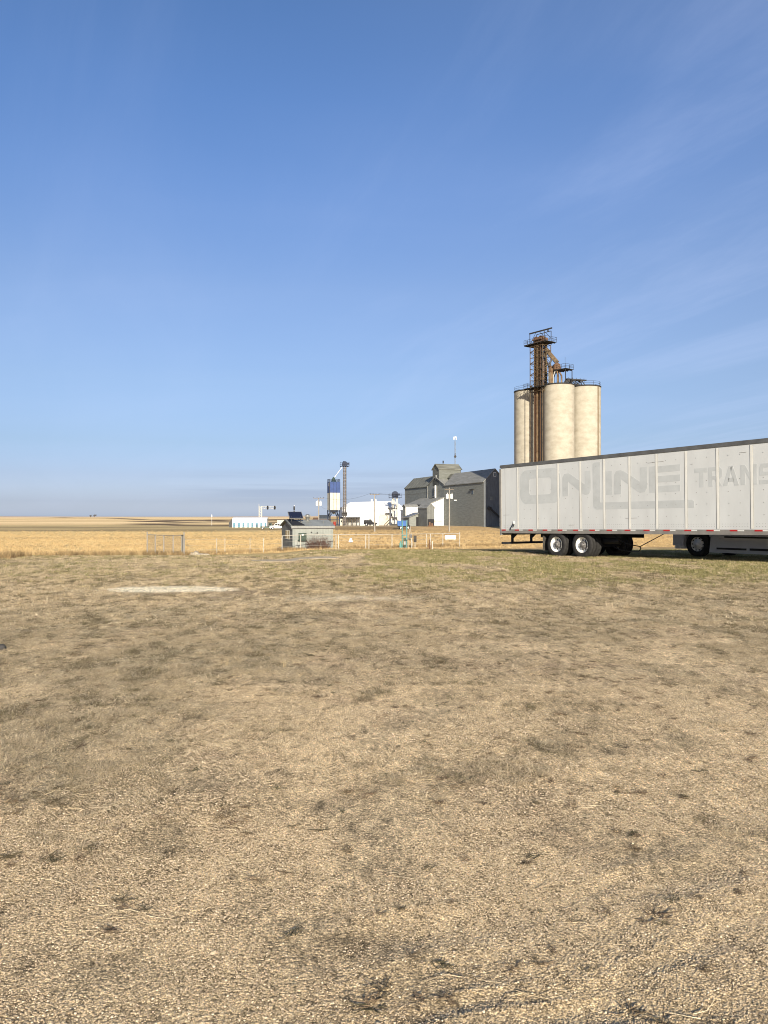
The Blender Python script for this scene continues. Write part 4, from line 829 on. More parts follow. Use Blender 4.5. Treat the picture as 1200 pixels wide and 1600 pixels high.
gable(annexB, 0, 7.6, 44.6, 66.9, 13.0, 16.7, M['grey_shingle'], M['olive_roof'])
mb = MB(); mb.box(-.08,.02,66.8,66.98,.5,13+ZB); mb.build('corner_trim', M['galv'], annexB)
# drive shed leaning on the row, white end wall
ds = row_thing('drive_shed', 'lean-to drive shed with a bright white end wall and grey roof', 'shed')
mb = MB(); mb.prism([(-5.6,29.9,0),(-.1,29.9,0),(-.1,29.9,8.4+ZB),(-5.6,29.9,6.2+ZB)], (0,20.9,0)); mb.build('wall', M['grey_shingle'], ds)
mb = MB(); mb.prism([(-5.55,29.84,.3),(-.12,29.84,.3),(-.12,29.84,8.3+ZB),(-5.55,29.84,6.15+ZB)], (0,.07,0)); ew = mb.build('end_wall', corrugated('white_siding', (.74,.73,.69), .9, 'x', .6, 0, .05, .05), ds)
mb = MB(); mb.prism([(-6.1,29.4,6.02+ZB),(-.1,29.4,8.42+ZB),(-.1,29.4,8.64+ZB),(-6.1,29.4,6.24+ZB)], (0,21.8,0)); mb.build('roof', M['grey_roof'], ds)
mb = MB(); mb.box(-3.9, -.8, 29.78, 29.84, -1.3+ZB, 3.4+ZB); mb.build('overhead_door', corrugated('panel_door', (.74,.73,.68), .9, 'z', .5, 0, .05, .05), ew)
mb = MB(); mb.box(-3.8, -.9, 29.76, 29.785, -.2+ZB, .5+ZB); mb.build('door_panel', M['cream_wall'], ew)
def small_gable(name, label, cat, Pc, w, d, he, hr, wall, roof, rot=ROW, along='y', group=None):
    t = thing(name, label, cat, (Pc[0], Pc[1], gnd(Pc[0], Pc[1])-.15), rot, group)
    global ZB; zb_, ZB = ZB, 0
    gable(t, -w/2, w/2, 0, d, he, hr, wall, roof, along=along, over=.2, th=.14); ZB = zb_; return t
# office with a corrugated gable and dark doorway
pc = P(673, 820, 246); off = small_gable('scale_office', 'narrow grey corrugated shed with peaked roof and dark doorway', 'shed', (pc.x, pc.y), 2.6, 7.5, 6.1, 7.4, M['office_wall'], M['grey_roof'])
mb = MB(); mb.box(-1.1, 1.2, -.06, 0, 0, 2.5); dr = mb.build('doorway', M['black_steel'], off)
mb = MB(); mb.box(-.7,-.2,-.3,-.07,.1,1.6); mb.box(.1,.7,-.28,-.07,.1,1.2); mb.box(-.9,.9,-.2,-.07,.1,.5); mb.build('stored_goods', M['rust'], dr)
pc = P(648, 820, 252); lt_ = thing('lean_to_shed', 'low dark grey lean-to with a sloping metal roof left of the doorway shed', 'shed', (pc.x, pc.y, gnd(pc.x, pc.y)-.15), ROW)
mb = MB(); mb.prism([(-1.9,0,0),(1.9,0,0),(1.9,0,4.4),(-1.9,0,3.0)], (0,5,0)); mb.build('wall', M['grey_shingle'], lt_)
mb = MB(); mb.prism([(-2.3,-.5,2.95),(2.0,-.5,4.52),(2.0,-.5,4.7),(-2.3,-.5,3.13)], (0,6,0)); mb.build('roof', M['galv'], lt_)
mb = MB(); mb.box(.5,1.85,-.05,0,.2,3.2); mb.build('door', M['black_steel'], lt_)
pc = P(643, 805, 268); ch = thing('dump_shed', 'small raised white-sided shed with a tiny grey gable beside the far annex', 'shed', (pc.x, pc.y, gnd(pc.x, pc.y)-.1), ROW)
gz0 = ch.location.z
mb = MB(); z5, z8, z9 = P(0,806,268).z-gz0, P(0,791.5,268).z-gz0, P(0,789,268).z-gz0
mb.prism([(-2.2,0,z5),(-2.2,2.6,z5),(-2.2,2.6,z8),(-2.2,1.3,z9),(-2.2,0,z8)], (4.6,0,0)); mb.build('wall', M['white_wall'], ch)
mb = MB(); mb.prism([(-2.26,0.02,z5),(-2.26,2.6,z5),(-2.26,2.6,z8),(-2.26,1.3,z9-.02),(-2.26,0.02,z8)], (.05,0,0)); mb.build('gable_wall', M['grey_shingle'], ch)
mb = MB()
for a, b in ((-.25,1.3),(2.85,1.3)): mb.prism([(-2.5,a,z8-.15),(-2.5,b,z9+.05),(-2.5,b,z9+.2),(-2.5,a,z8)], (5.1,0,0))
mb.build('roof', M['grey_roof'], ch)
mb = MB()
for x in (-1.9,1.9):
    for y in (.2,2.4): mb.bar((x,y,0),(x,y,z5),.22)
mb.bar((-1.9,.2,0),(1.9,.2,z5),.12); mb.box(-2.0,2.1,.3,2.3,0,z5*.55); mb.build('support_frame', M['dark_steel'], ch)
# ---------------------------------------------------------------- white warehouse and the blue fertilizer plant
def at(x, D): X = (x-600)/1200*D; return (X, D, gnd(X, D))
WD = 275.0; X0, Y0, Z0 = at(535, WD-4); K = WD/1200
wh = thing('warehouse', 'big white warehouse with a low white roof behind the utility pole', 'warehouse', (X0, Y0, Z0-.3), R(7))
def hz(y, D=WD): return H-(y-808)/1200*D-wh.location.z
LW = 21.8
mb = MB(); mb.box(0,LW,0,15,0,hz(793.4)); mb.build('wall', corrugated('white_steel', (.80,.80,.77), 1.2, 'x', .6, 0, .05, .04), wh)
ea = hz(793); mb = MB(); mb.add([(-.35,-.35,ea-.12),(LW+.2,-.35,ea-.12),(LW+.2,15.35,ea-.12),(-.35,15.35,ea-.12),(-.35,-.35,ea),(LW+.2,-.35,ea),(LW+.2,15.35,ea),(-.35,15.35,ea),(3.4,7.5,hz(784.6,WD+3)),(LW-2.4,7.5,hz(782.2,WD+3))],
    [(0,3,2,1),(0,1,5,4),(1,2,6,5),(2,3,7,6),(3,0,4,7),(4,5,9,8),(5,6,9),(6,7,8,9),(7,4,8)]); mb.build('roof', M['white_roof'], wh)
mb = MB(); mb.box(13.2,16.6,-.08,0,.3,hz(810.5)+2.0); d_ = mb.build('overhead_door', M['cream_wall'], wh)
mb = MB(); mb.box(13.0,13.2,-.1,0,.3,hz(806)); mb.box(16.6,16.8,-.1,0,.3,hz(806)); mb.box(13.0,16.8,-.1,0,hz(806),hz(806)+.2); mb.build('door_frame', M['galv'], d_)
for x in (11.2, 12.6):
    mb = MB(); mb.cyl((x,7.5,hz(787)),(x,7.5,hz(779.5)), .32, n=10); mb.build('roof_vent', M['white_roof'], wh)
for x in (2.5, 9.5, 17.6, 19.2):
    mb = MB(); mb.box(x,x+.7,-.06,0,.3,2.5); mb.build('side_door', M['grey_shingle_light'], wh)
for a, b in ((17.3,17.9),(18.9,19.6)):
    mb = MB(); mb.box(a,b,-.09,-.0,3.6,4.2); mb.build('wall_vent', M['dark_steel'], wh)
# steel addition on the right end, sloping roof
pa = at(621.5, 279); add = thing('steel_addition', 'grey corrugated addition with a steep dark roof edge at the right end of the warehouse', 'building', (pa[0], pa[1], pa[2]-.3), R(12))
ha = lambda y: H-(y-808)/1200*279-add.location.z
mb = MB(); mb.prism([(0,0,0),(2.75,0,0),(2.75,0,ha(800.5)),(0,0,ha(789.5))], (0,9,0)); mb.build('wall', M['barn_wall'], add)
mb = MB(); mb.prism([(-.15,-.2,ha(789.7)),(3.0,-.2,ha(801)),(3.0,-.2,ha(801)+.25),(-.15,-.2,ha(789.7)+.25)], (0,9.4,0)); mb.build('roof', M['dark_steel'], add)
mb = MB(); mb.box(-.12,.02,-.06,.05,0,ha(789.5)); mb.build('corner_trim', M['galv'], add)
# open lean-to with posts
pl = at(530.5, 266); ol = thing('open_shed', 'low cream shed with an open bay of posts in front of the warehouse', 'shed', (pl[0], pl[1], pl[2]-.1), R(4))
hl = lambda y: H-(y-808)/1200*266-ol.location.z
kx = 266/1200
mb = MB(); mb.box(0,10*kx,0,4,0,hl(810)); wl = mb.build('wall', M['cream_wall'], ol)
for x in (1.2*kx+.2, 5.5*kx):
    mb = MB(); mb.box(x,x+.5,-.05,0,1.2,1.9); mb.build('window', M['glass'], wl)
mb = MB(); mb.box(10*kx,32*kx,3.8,4,0,hl(810)); mb.build('back_wall', M['white_wall'], ol)
for x in (10.5,14.5,18.5,22.5,26.5,31):
    mb = MB(); mb.box(x*kx-.16,x*kx+.16,-.0,.3,0,hl(810)); mb.build('post', M['dark_steel'], ol)
mb = MB(); mb.prism([(-.2,-.5,hl(810)),(-.2,4.4,hl(808.6)),(-.2,4.4,hl(808.6)+.2),(-.2,-.5,hl(810)+.2)], (32.5*kx+.2,0,0)); mb.build('roof', M['dark_steel'], ol)
# blue and cream overhead bin
BD = 262.0; bx, by, bz = at(521.3, BD); bn = thing('overhead_bin', 'tall cream storage bin with a navy blue top standing on blue legs', 'bin', (bx, by, bz-.1), R(18))
hb = lambda y: H-(y-808)/1200*BD-bn.location.z
w = 1.78
mb = MB(); mb.bbox(-w,w,-w,w,hb(797),hb(770),.06); lo = mb.build('lower_panel', M['cream_wall'], bn)
mb = MB(); mb.bbox(-w-.03,w+.03,-w-.03,w+.03,hb(770.2),hb(753),.06); up = mb.build('upper_panel', M['navy'], bn)
mb = MB()
for c in (-w-.02, -w*.33, w*.33, w+.02): mb.box(c-.04,c+.04,-w-.06,-w,hb(797),hb(753))
mb.build('seam', M['navy_steel'], bn)
mb = MB(); mb.box(-w-.16,-w-.02,-w-.14,-w+.05,hb(815),hb(753)); mb.build('downpipe', M['dark_steel'], bn)
mb = MB(); zc = hb(757.3); mb.add([(-w-.045, -.6+.52*math.cos(a*math.pi/10), zc+.62*math.sin(a*math.pi/10)) for a in range(20)]+[(-w-.045, -.6+.33*math.cos(a*math.pi/10), zc+.40*math.sin(a*math.pi/10)) for a in range(20)], [(i,(i+1)%20,20+(i+1)%20,20+i) for i in range(20)])
mb.add([(-w-.045,-.75,zc-.28),(-w-.045,-.45,zc-.28),(-w-.045,-.45,zc+.05),(-w-.045,-.6,zc+.28),(-w-.045,-.75,zc+.05)], [(0,1,2,3,4)]); mb.build('round_emblem', M['white_wall'], bn)
mb = MB(); mb.lathe([(.15,hb(803.5)),(1.6,hb(797))], axis='z', n=24); mb.build('hopper_cone', M['galv'], bn)
for x in (-w+.12, w-.12):
    for y in (-w+.12, w-.12):
        mb = MB(); mb.bar((x,y,0),(x,y,hb(797)),.30); mb.build('leg', M['navy_steel'], bn)
mb = MB()
for y in (-w+.12, w-.12):
    mb.bar((-w,y,hb(798.5)),(w,y,hb(798.5)),.3); mb.bar((-w,y,hb(812)),(w,y,hb(812)),.18)
    mb.tube([(-w+.1,y,hb(808)),(-w*.5,y,hb(801)),(0,y,hb(799)),(w*.5,y,hb(801)),(w-.1,y,hb(808))], .12, 6)
for x in (-w+.12, w-.12): mb.bar((x,-w,hb(798.5)),(x,w,hb(798.5)),.3); mb.bar((x,-w,hb(812)),(x,w,hb(799)),.15)
mb.build('leg_bracing', M['navy_steel'], bn)
mb = MB(); mb.cyl((0,0,hb(753)),(0,0,hb(748)), .95, .5, n=12); mb.cyl((0,0,hb(748)),(0,0,hb(745.5)), .5, .25, n=12); mb.build('inlet_cap', M['dark_green'], bn)
mb = MB(); 
for z in (hb(751.4), hb(749)):
    for a, b in (((-w,-w),(w,-w)),((w,-w),(w,w)),((w,w),(-w,w)),((-w,w),(-w,-w))): mb.bar((*a,z),(*b,z),.07)
for k in range(-3,4):
    for s_ in (-w, w): mb.bar((k*w/3,s_,hb(753)),(k*w/3,s_,hb(749)),.07); mb.bar((s_,k*w/3,hb(753)),(s_,k*w/3,hb(749)),.07)
mb.build('railing', M['navy_steel'], bn)
# slim leg beside the bin
lx, ly, lz = at(538.6, 264); leg = thing('bucket_elevator', 'slim tall grey bucket elevator mast beside the blue-topped bin', 'elevator leg', (lx, ly, lz-.1), R(10))
hg = lambda y: H-(y-808)/1200*264-leg.location.z
mb = MB(); mb.box(-.46,-.10,-.25,.25,.4,hg(727)); mb.box(.10,.46,-.25,.25,.4,hg(727)); 
for k in range(24): z = 1+k*(hg(729)-1)/24; mb.box(-.5,.5,-.29,.29,z,z+.14)
mb.build('casing', material('leg_casing', (.17,.15,.14), .7, .2, .25, 2, col2=(.09,.075,.065)), leg)
mb = MB()
for x in (-.62,.62): mb.bar((x,-.45,.2),(x,-.45,hg(729)),.07)
for k in range(40): z = .6+k*(hg(730)-.6)/40; mb.bar((-.62,-.45,z),(.62,-.45,z),.045)
mb.build('ladder_frame', M['dark_steel'], leg)
platform(leg, -1.5, 1.5, -1.0, 1.0, hg(728.3), mat='navy_steel')
mb = MB(); mb.cyl((0,-.5,hg(724.5)),(0,.5,hg(724.5)), .85, n=16); mb.box(-.9,.9,-.45,.45,hg(728.2),hg(724.5)); mb.box(.6,1.5,-.3,.3,hg(726),hg(723.4)); mb.cyl((-.3,.2,hg(722)),(-.3,.2,hg(720.5)),.3,n=8); mb.build('head_housing', M['navy_steel'], leg)
mb = MB(); mb.box(-1.0,.9,-.5,.5,hg(806),hg(800.5)); mb.cyl((-.9,-.2,hg(802)),(.6,-.6,hg(802)),.35,n=8); mb.build('boot_drive', M['dark_steel'], leg)
mb = MB(); a = to_local(leg, P(534.5,730,263.5)); b = to_local(leg, P(522.5,746,262)); mb.cyl(a, b, .09, n=8); mb.build('spout', M['white_wall'], leg)
# second leg with blue head
rx, ry, rz_ = at(617.2, 268); lg2 = thing('bucket_elevator', 'short bucket elevator with round navy head and railed platform before the white warehouse', 'elevator leg', (rx, ry, rz_-.1), R(5))
h2 = lambda y: H-(y-808)/1200*268-lg2.location.z
for x in (-.72, .62):
    mb = MB(); mb.box(x-.34,x+.34,-.3,.3,.2,h2(776))
    for k in range(6): z = 1.2+k*1.5; mb.box(x-.38,x+.38,-.34,.34,z,z+.12)
    mb.build('casing', M['galv'], lg2)
platform(lg2, -2.1, 2.3, -1.1, 1.1, h2(777.2), mat='navy_steel')
mb = MB(); mb.cyl((0,-.5,h2(772.4)),(0,.5,h2(772.4)), 1.12, n=20); mb.box(-1.1,1.1,-.5,.5,h2(777),h2(772.4)); mb.box(.9,1.7,-.3,.3,h2(774),h2(771)); mb.build('head_housing', M['navy_steel'], lg2)
platform(lg2, -2.5, .6, -1.3, .3, h2(794), 'middle_platform'); 
mb = MB(); mb.bar((-2.3,-1.2,h2(794)),(-1.4,-1.2,h2(801.5)),.1); mb.bar((-1.4,-1.2,h2(794)),(-2.0,-1.2,h2(801.5)),.1); mb.bar((-2.2,-1.2,h2(801.5)),(-1.3,-1.2,h2(801.5)),.12); mb.build('hanging_ladder', M['dark_steel'], lg2)
mb = MB(); mb.box(-1.3,-.2,-.8,-.3,h2(788),h2(782)); mb.box(-.8,.3,-.9,-.3,h2(798),h2(795.4)); mb.cyl((-1.6,-.6,h2(786)),(-.2,-.6,h2(780)),.2,n=8); mb.build('drive_motor', M['galv'], lg2)
mb = MB()
for y in (-1.0,-.4): mb.bar((-3.9,y,.2),(-.9,y,h2(807)),.22)
for k in range(10): x = -3.8+k*.3; z = .25+k*(h2(807)-.3)/10; mb.bar((x,-1.0,z),(x,-.4,z),.16)
mb.build('loading_ramp', M['rust_steel'], lg2)
mb = MB(); mb.box(-1.6,1.0,-1.2,-.3,.1,.7); mb.box(-.9,.6,-1.0,-.35,h2(812),h2(808)); mb.build('boot_drive', M['dark_steel'], lg2)

# ---------------------------------------------------------------- vehicles in the distance
def road_vehicle(name, label, cat, px, D, length, prof, width, body_m, rot=0, wheels=None, wr=.36, glassq=None, z_off=0, extras=None):
    X, Y, Z = at(px, D); t = thing(name, label, cat, (X, Y, Z+z_off), rot)
    mb = MB(); mb.prism([(x,-width/2,z) for x,z in prof], (0,width,0)); mb.build('body', body_m, t)
    for g in (glassq or []):
        mb = MB(); mb.prism([(x,-width/2-.012,z) for x,z in g], (0,width+.024,0)); mb.build('window', M['glass'], t)
    for x in (wheels or []):
        for y in (-width/2+.02, width/2-.02):
            mb = MB(); mb.lathe([(.62*wr,-.10),(wr-.03,-.11),(wr,-.07),(wr,.07),(wr-.03,.11),(.62*wr,.10)], (x,y,wr), n=24); ty = mb.build('wheel', M['rubber'], t)
            mb = MB(); mb.lathe([(.001,-.06),(.3*wr,-.085),(.62*wr,-.09),(.64*wr,.09),(.001,.06)], (x,y,wr), n=20); mb.build('rim', M['alu'], ty)
    if extras: extras(t)
    return t
def pu_prof(L, hh=1.9, hb_=1.2, hc=1.15): return [(0,.45),(0,hc),(1.9*L/5.6,hc+.02),(2.05*L/5.6,hh-.05),(2.3*L/5.6,hh),(3.7*L/5.6,hh),(4.2*L/5.6,hb_),(L-.2,hb_-.08),(L,hb_-.4),(L,.45),(L*.9,.40),(L*.86,.85),(L*.76,.85),(L*.72,.38),(L*.30,.38),(L*.27,.85),(L*.16,.85),(L*.12,.42)]
def glasses(L, hh=1.9): k = L/5.6; return [[(2.2*k,1.25),(2.25*k,hh-.12),(2.9*k,hh-.1),(2.9*k,1.25)],[(3.0*k,1.25),(3.0*k,hh-.1),(3.62*k,hh-.12),(3.98*k,1.25)]]
L1 = 4.5
suv = [(0,.5),(.02,1.15),(.12,1.9),(.35,1.98),(2.6,1.95),(3.1,1.25),(4.3,1.12),(L1,.85),(L1,.5),(3.95,.42),(3.85,.8),(3.35,.8),(3.25,.38),(1.25,.38),(1.15,.8),(.65,.8),(.55,.42)]
road_vehicle('parked_car', 'black sport utility vehicle parked before the white warehouse', 'car', 568.5, 258, L1, suv, 1.85, M['black_paint'], R(-6), [.9,3.6], .38, [[(.3,1.25),(.3,1.82),(1.3,1.84),(1.3,1.25)],[(1.4,1.25),(1.4,1.84),(2.5,1.82),(2.9,1.25)]])
def pu_extras(t):
    mb = MB(); mb.cyl((3.0,-.97,1.2),(3.0,-1.1,1.25),.1,n=8); mb.build('mirror', M['black_steel'], t)
    mb = MB(); mb.box(.1,.35,-.96,.96,.5,.66); mb.build('bumper', M['black_steel'], t)
road_vehicle('pickup_truck', 'white pickup truck parked just left of the small grey shed', 'pickup', 421.5, 250, 5.4, [(5.4-x,z) for x,z in pu_prof(5.4)], 1.95, M['truck_white'], R(4), [4.2,1.05], .38, [[(5.4-x,z) for x,z in g] for g in glasses(5.4)], extras=pu_extras)
def fb_extras(t):
    mb = MB(); mb.box(0,2.6,-.95,.95,.78,.92); mb.build('flat_deck', M['dark_steel'], t)
    mb = MB(); mb.box(2.62,2.72,-.9,.9,.9,1.95); mb.build('headache_rack', M['dark_steel'], t)
road_vehicle('flatbed_truck', 'dark flatbed truck with a dull green cab beside the row of blue doors', 'truck', 407.2, 254, 4.0, [(0,.45),(0,.75),(2.7,.78),(2.7,2.0),(2.9,2.1),(3.5,2.05),(3.8,1.3),(3.95,1.1),(3.95,.45)], 1.9, material('dull_green', (.10,.13,.10), .6), R(3), [.8,3.3], .38, [[(2.85,1.3),(2.85,1.95),(3.4,1.95),(3.6,1.3)]], extras=fb_extras)
def bt_extras(t):
    mb = MB(); mb.box(0,4.3,-1.15,1.15,1.0,3.0); bxx = mb.build('cargo_box', M['cream_wall'], t); mb = MB(); mb.box(-.02,4.32,-1.17,-1.15,1.1,1.2); mb.box(-.02,4.32,-1.17,-1.15,2.9,2.98); mb.build('trim', M['galv'], bxx)
road_vehicle('box_truck', 'cream box truck standing behind the white pickup', 'truck', 433, 262, 6.0, [(0,.5),(0,.95),(4.35,.95),(4.4,2.2),(5.2,2.2),(5.5,1.4),(6,1.3),(6,.5)], 2.0, M['truck_white'], R(8), [1.2,5.0], .42, [[(4.6,1.45),(4.6,2.1),(5.1,2.1),(5.35,1.45)]], extras=bt_extras)
def bl_extras(t):
    mb = MB(); mb.prism([(-.15,-1.2,1.15),(-.15,-1.2,2.45),(2.45,-1.2,2.45),(2.45,-1.2,1.15),(2.1,-1.2,.95),(.2,-1.2,.95)], (0,2.4,0)); g_ = mb.build('grain_box', M['bright_blue'], t); mb = MB()
    for k in range(6): mb.box(.0+k*.44,.07+k*.44,-1.24,-1.2,1.1,2.45)
    mb.box(-.16,2.46,-1.23,1.23,2.45,2.53); mb.build('stake', M['navy'], g_)
    mb = MB(); mb.box(3.0,3.5,-.8,.8,.8,1.25); mb.build('hood', M['white_wall'], t)
road_vehicle('grain_truck', 'bright blue grain truck with a white nose behind the teal posts', 'truck', 621.5, 222, 3.6, [(0,.6),(0,.9),(2.5,.9),(2.5,1.9),(2.9,1.9),(3.05,1.35),(3.55,1.25),(3.6,.6)], 1.9, M['black_steel'], R(3), [.8,2.95], .45, [[(2.56,1.35),(2.56,1.8),(2.85,1.8),(2.95,1.35)]], extras=bl_extras)
X, Y, Z = at(522.7, 252); rd = thing('fuel_drum', 'small red fuel drum standing at the foot of the blue-legged bin', 'drum', (X, Y, Z))
mb = MB(); mb.lathe([(.001,1.5),(.40,1.5),(.43,1.47),(.42,1.0),(.44,.98),(.42,.96),(.42,.5),(.44,.48),(.42,.46),(.43,.03),(.40,0)], axis='z', n=20); mb.build('barrel', M['red_paint'], rd)
mb = MB(); mb.cyl((.1,0,1.5),(.1,0,1.62),.05,n=8); mb.cyl((-.2,.1,1.5),(-.2,.1,1.56),.07,n=8); mb.build('cap', M['galv'], rd)

# ---------------------------------------------------------------- poles, mast, wires
def upole(label, px, D, ytop, arms, cans, lampy=None):
    X, Y, Z = at(px, D); t = thing('utility_pole', label, 'utility pole', (X, Y, Z-.2), 0, 'wooden utility poles')
    hp = lambda y: H-(y-808)/1200*D-t.location.z
    mb = MB(); mb.cyl((0,0,0),(0,0,hp(ytop)), .19, .12, n=10); mb.build('pole', M['grey_post'], t)
    for (ya, half) in arms:
        mb = MB(); mb.bar((-half,-.15,hp(ya)),(half,-.15,hp(ya)),.13); am = mb.build('crossarm', M['wood_post'], t)
        for k in range(4):
            x = -half+.12+k*(2*half-.24)/3; mb = MB(); mb.cyl((x,-.15,hp(ya)+.06),(x,-.15,hp(ya)+.30),.07,.05,n=8); mb.build('insulator', M['dark_steel'], am)
    for (x, y0_, y1_) in cans:
        mb = MB(); mb.cyl((x,-.2,hp(y1_)),(x,-.2,hp(y0_)),.33,n=16); mb.cyl((x,-.2,hp(y0_)),(x,-.2,hp(y0_)+.1),.34,.2,n=16); mb.cyl((x+.12,-.2,hp(y0_)+.05),(x+.12,-.2,hp(y0_)+.4),.05,n=6); mb.build('transformer', M['white_wall'], t)
    if lampy:
        mb = MB(); mb.tube([(.1,-.1,hp(lampy)-.3),(.7,-.3,hp(lampy)+.1),(1.2,-.4,hp(lampy)+.1)],.04,6); ar = mb.build('lamp_arm', M['galv'], t); mb = MB(); mb.obox((1.4,-.4,hp(lampy)+.06),(.3,0,0),(0,.14,0),(0,0,.09)); mb.build('lamp_head', M['white_wall'], ar)
    return t, hp
p1, hp1 = upole('utility pole with two white transformers beside the dark row of elevator buildings', 702, 183, 762, [(764.5,1.1)], [(-.52,772.5,779),(.52,772.5,779)], 782)
p2, hp2 = upole('bare utility pole standing in front of the white warehouse', 585.3, 183, 772, [(773,1.15)], [])
p3, hp3 = upole('utility pole with two white transformers left of the blue-topped bin', 498, 230, 777.5, [(778.5,1.6)], [(-.55,784,790),(.55,784,790)])
def wire(label, a, b, sag):
    mb = MB(); mb.tube(cat(a, b, sag, 14), .018, 4); o = mb.build('overhead_wire', M['dark_steel'], None); return tag(o, label, 'wire', 'overhead power wires')
wp = lambda t, h, x, y: (t.location.x+x, t.location.y-.15, t.location.z+h(y)+.3)
wire('power wire strung between the two nearer poles, left strand', wp(p2,hp2,-1.0,773), wp(p1,hp1,-1.0,764.5), .9)
wire('power wire strung between the two nearer poles, right strand', wp(p2,hp2,1.0,773), wp(p1,hp1,1.0,764.5), .9)
wire('power wire from the transformer pole left of the bin to the bare pole', wp(p3,hp3,1.2,778.5), wp(p2,hp2,-1.0,773), 1.1)
wire('service wire sloping from the left transformer pole to the bin', (p3.location.x+.3, p3.location.y, p3.location.z+hp3(788)), tuple(P(511,795,261)), .5)
wire('service wire sloping from the bare pole down to the warehouse', wp(p2,hp2,.5,776), tuple(P(560,806,270)), .6)
X, Y, Z = at(711, 300); am = thing('radio_mast', 'slender radio mast with a white head behind the elevator roofs', 'mast', (X, Y, Z))
ham = lambda y: H-(y-808)/1200*300-Z
mb = MB()
for k in range(3): a = k*2.094; mb.cyl((.22*math.cos(a),.22*math.sin(a),0),(.22*math.cos(a),.22*math.sin(a),ham(688)),.05,n=5)
for k in range(40): a = k*2.094; z = k*ham(690)/40; mb.bar((.22*math.cos(a),.22*math.sin(a),z),(.22*math.cos(a+2.094),.22*math.sin(a+2.094),z+.7),.05)
mb.build('lattice', M['galv'], am)
mb = MB(); mb.cyl((-.45,0,ham(687)),(-.45,0,ham(682.5)),.22,n=8); mb.cyl((.45,0,ham(687)),(.45,0,ham(682.5)),.22,n=8); mb.cyl((0,0,ham(684)),(0,0,ham(681.5)),.15,n=8); mb.build('antenna_head', M['white_wall'], am)
mb = MB(); mb.cyl((0,-.4,ham(713.5)),(0,-.7,ham(713.5)),.5,n=14); mb.cyl((0,-.2,ham(709.5)),(0,-.5,ham(709.5)),.25,n=10); mb.build('dish', M['dark_steel'], am)
# railway signals
SD = 385.0; X, Y, Z = at(407, SD); sg = thing('railway_signal', 'cantilever railway signal with two black heads on a white lattice arm', 'railway signal', (X, Y, Z))
hs = lambda y: H-(y-808)/1200*SD-Z; ks = SD/1200
mb = MB()
for x in (-2.6*ks*.8, 2.6*ks*.8):
    mb.bar((x,0,0),(x,0,hs(791)),.34)
for k in range(12): z = k*hs(792)/12; mb.bar((-.67,0,z),(.67,0,z+hs(792)/12),.16)
mb.bar((-.75,0,hs(792)),(-.75,0,hs(787.5)),.14); mb.build('mast', M['cream_wall'], sg)
mb = MB()
for z in (hs(791.5), hs(795)): mb.bar((0,0,z),(24.5*ks,0,z),.10)
for k in range(8): x = k*3*ks; mb.bar((x,0,hs(791.5) if k%2 else hs(795)),(x+3*ks,0,hs(795) if k%2 else hs(791.5)),.08)
mb.build('cantilever_arm', M['cream_wall'], sg)
for x in (11.4, 22.5):
    mb = MB(); mb.lathe([(.001,-1.0),(.3,-.95),(.48,-.3),(.48,.3),(.3,.95),(.001,1.0)], (x*ks,-.4,hs(793.2)), 'z', 14); mb.build('signal_head', M['black_steel'], sg)
X, Y, Z = at(459.7, SD); s2 = thing('railway_signal', 'single railway signal post with a dark head above the shed roof', 'railway signal', (X, Y, Z)); hs2 = lambda y: H-(y-808)/1200*SD-Z
mb = MB(); mb.bar((0,0,0),(0,0,hs2(789.5)),.22); mb.build('post', M['white_wall'], s2)
mb = MB(); mb.lathe([(.001,-1.0),(.35,-.9),(.4,0),(.35,.9),(.001,1.0)], (0,-.3,hs2(794)), 'z', 14); mb.lathe([(.001,-.8),(.35,-.7),(.35,.7),(.001,.8)], (0,-.3,hs2(800)), 'z', 14); mb.build('signal_head', M['dark_steel'], s2)
X, Y, Z = at(331, 420); sm = thing('white_marker_post', 'tiny white marker post standing alone in the distant fields', 'marker', (X, Y, Z)); hm = lambda y: H-(y-808)/1200*420-Z
mb = MB(); mb.cyl((0,0,0),(0,0,hm(807)),.07,n=8); mb.build('post', M['white_wall'], sm); mb = MB(); mb.cyl((0,0,hm(807.5)),(0,0,hm(804)),.3,.15,n=10); mb.build('cap', M['white_wall'], sm)
# storage units with blue doors
UD = 330.0; ux, uy, uz = at(363, UD); un = thing('storage_building', 'long low white storage building with a row of pale blue doors', 'storage building', (ux, uy, uz-.15), R(5)); hu = lambda y: H-(y-808)/1200*UD-un.location.z; ku = UD/1200
mb = MB(); LU = 53.5*ku; mb.prism([(0,0,0),(0,0,hu(810.5)),(0,5,hu(808.9)),(0,9,hu(812)),(0,9,0)], (LU,0,0)); uw = mb.build('wall', M['white_wall'], un)
mb = MB(); mb.prism([(-.1,-.3,hu(810.8)),(LU+.2,-.3,hu(810.8)),(LU+.2,5,hu(808.7)),(-.1,5,hu(808.7))], (0,0,.12)); mb.prism([(-.1,5,hu(808.7)),(LU+.2,5,hu(808.7)),(LU+.2,9.4,hu(812)),(-.1,9.4,hu(812))], (0,0,.12)); mb.build('roof', M['white_roof'], un)
for a, b in ((364.1,367.6),(371.4,375),(378.4,382),(386,388.6),(392.2,395.6),(399.4,402.6),(406.1,409),(413.2,416)):
    mb = MB(); mb.box((a-363)*ku,(b-363)*ku,-.07,0,.15,hu(816.8)); dd = mb.build('door', M['door_blue'], un); mb = MB(); mb.box((a-363)*ku+.3,(b-363)*ku-.3,-.1,-.07,.9,1.0); mb.build('handle', M['dark_steel'], dd)
mb = MB(); mb.box(37.6*ku,38.9*ku,-.6,-.1,.1,hu(819.5)); mb.build('dark_bin', M['black_steel'], un)
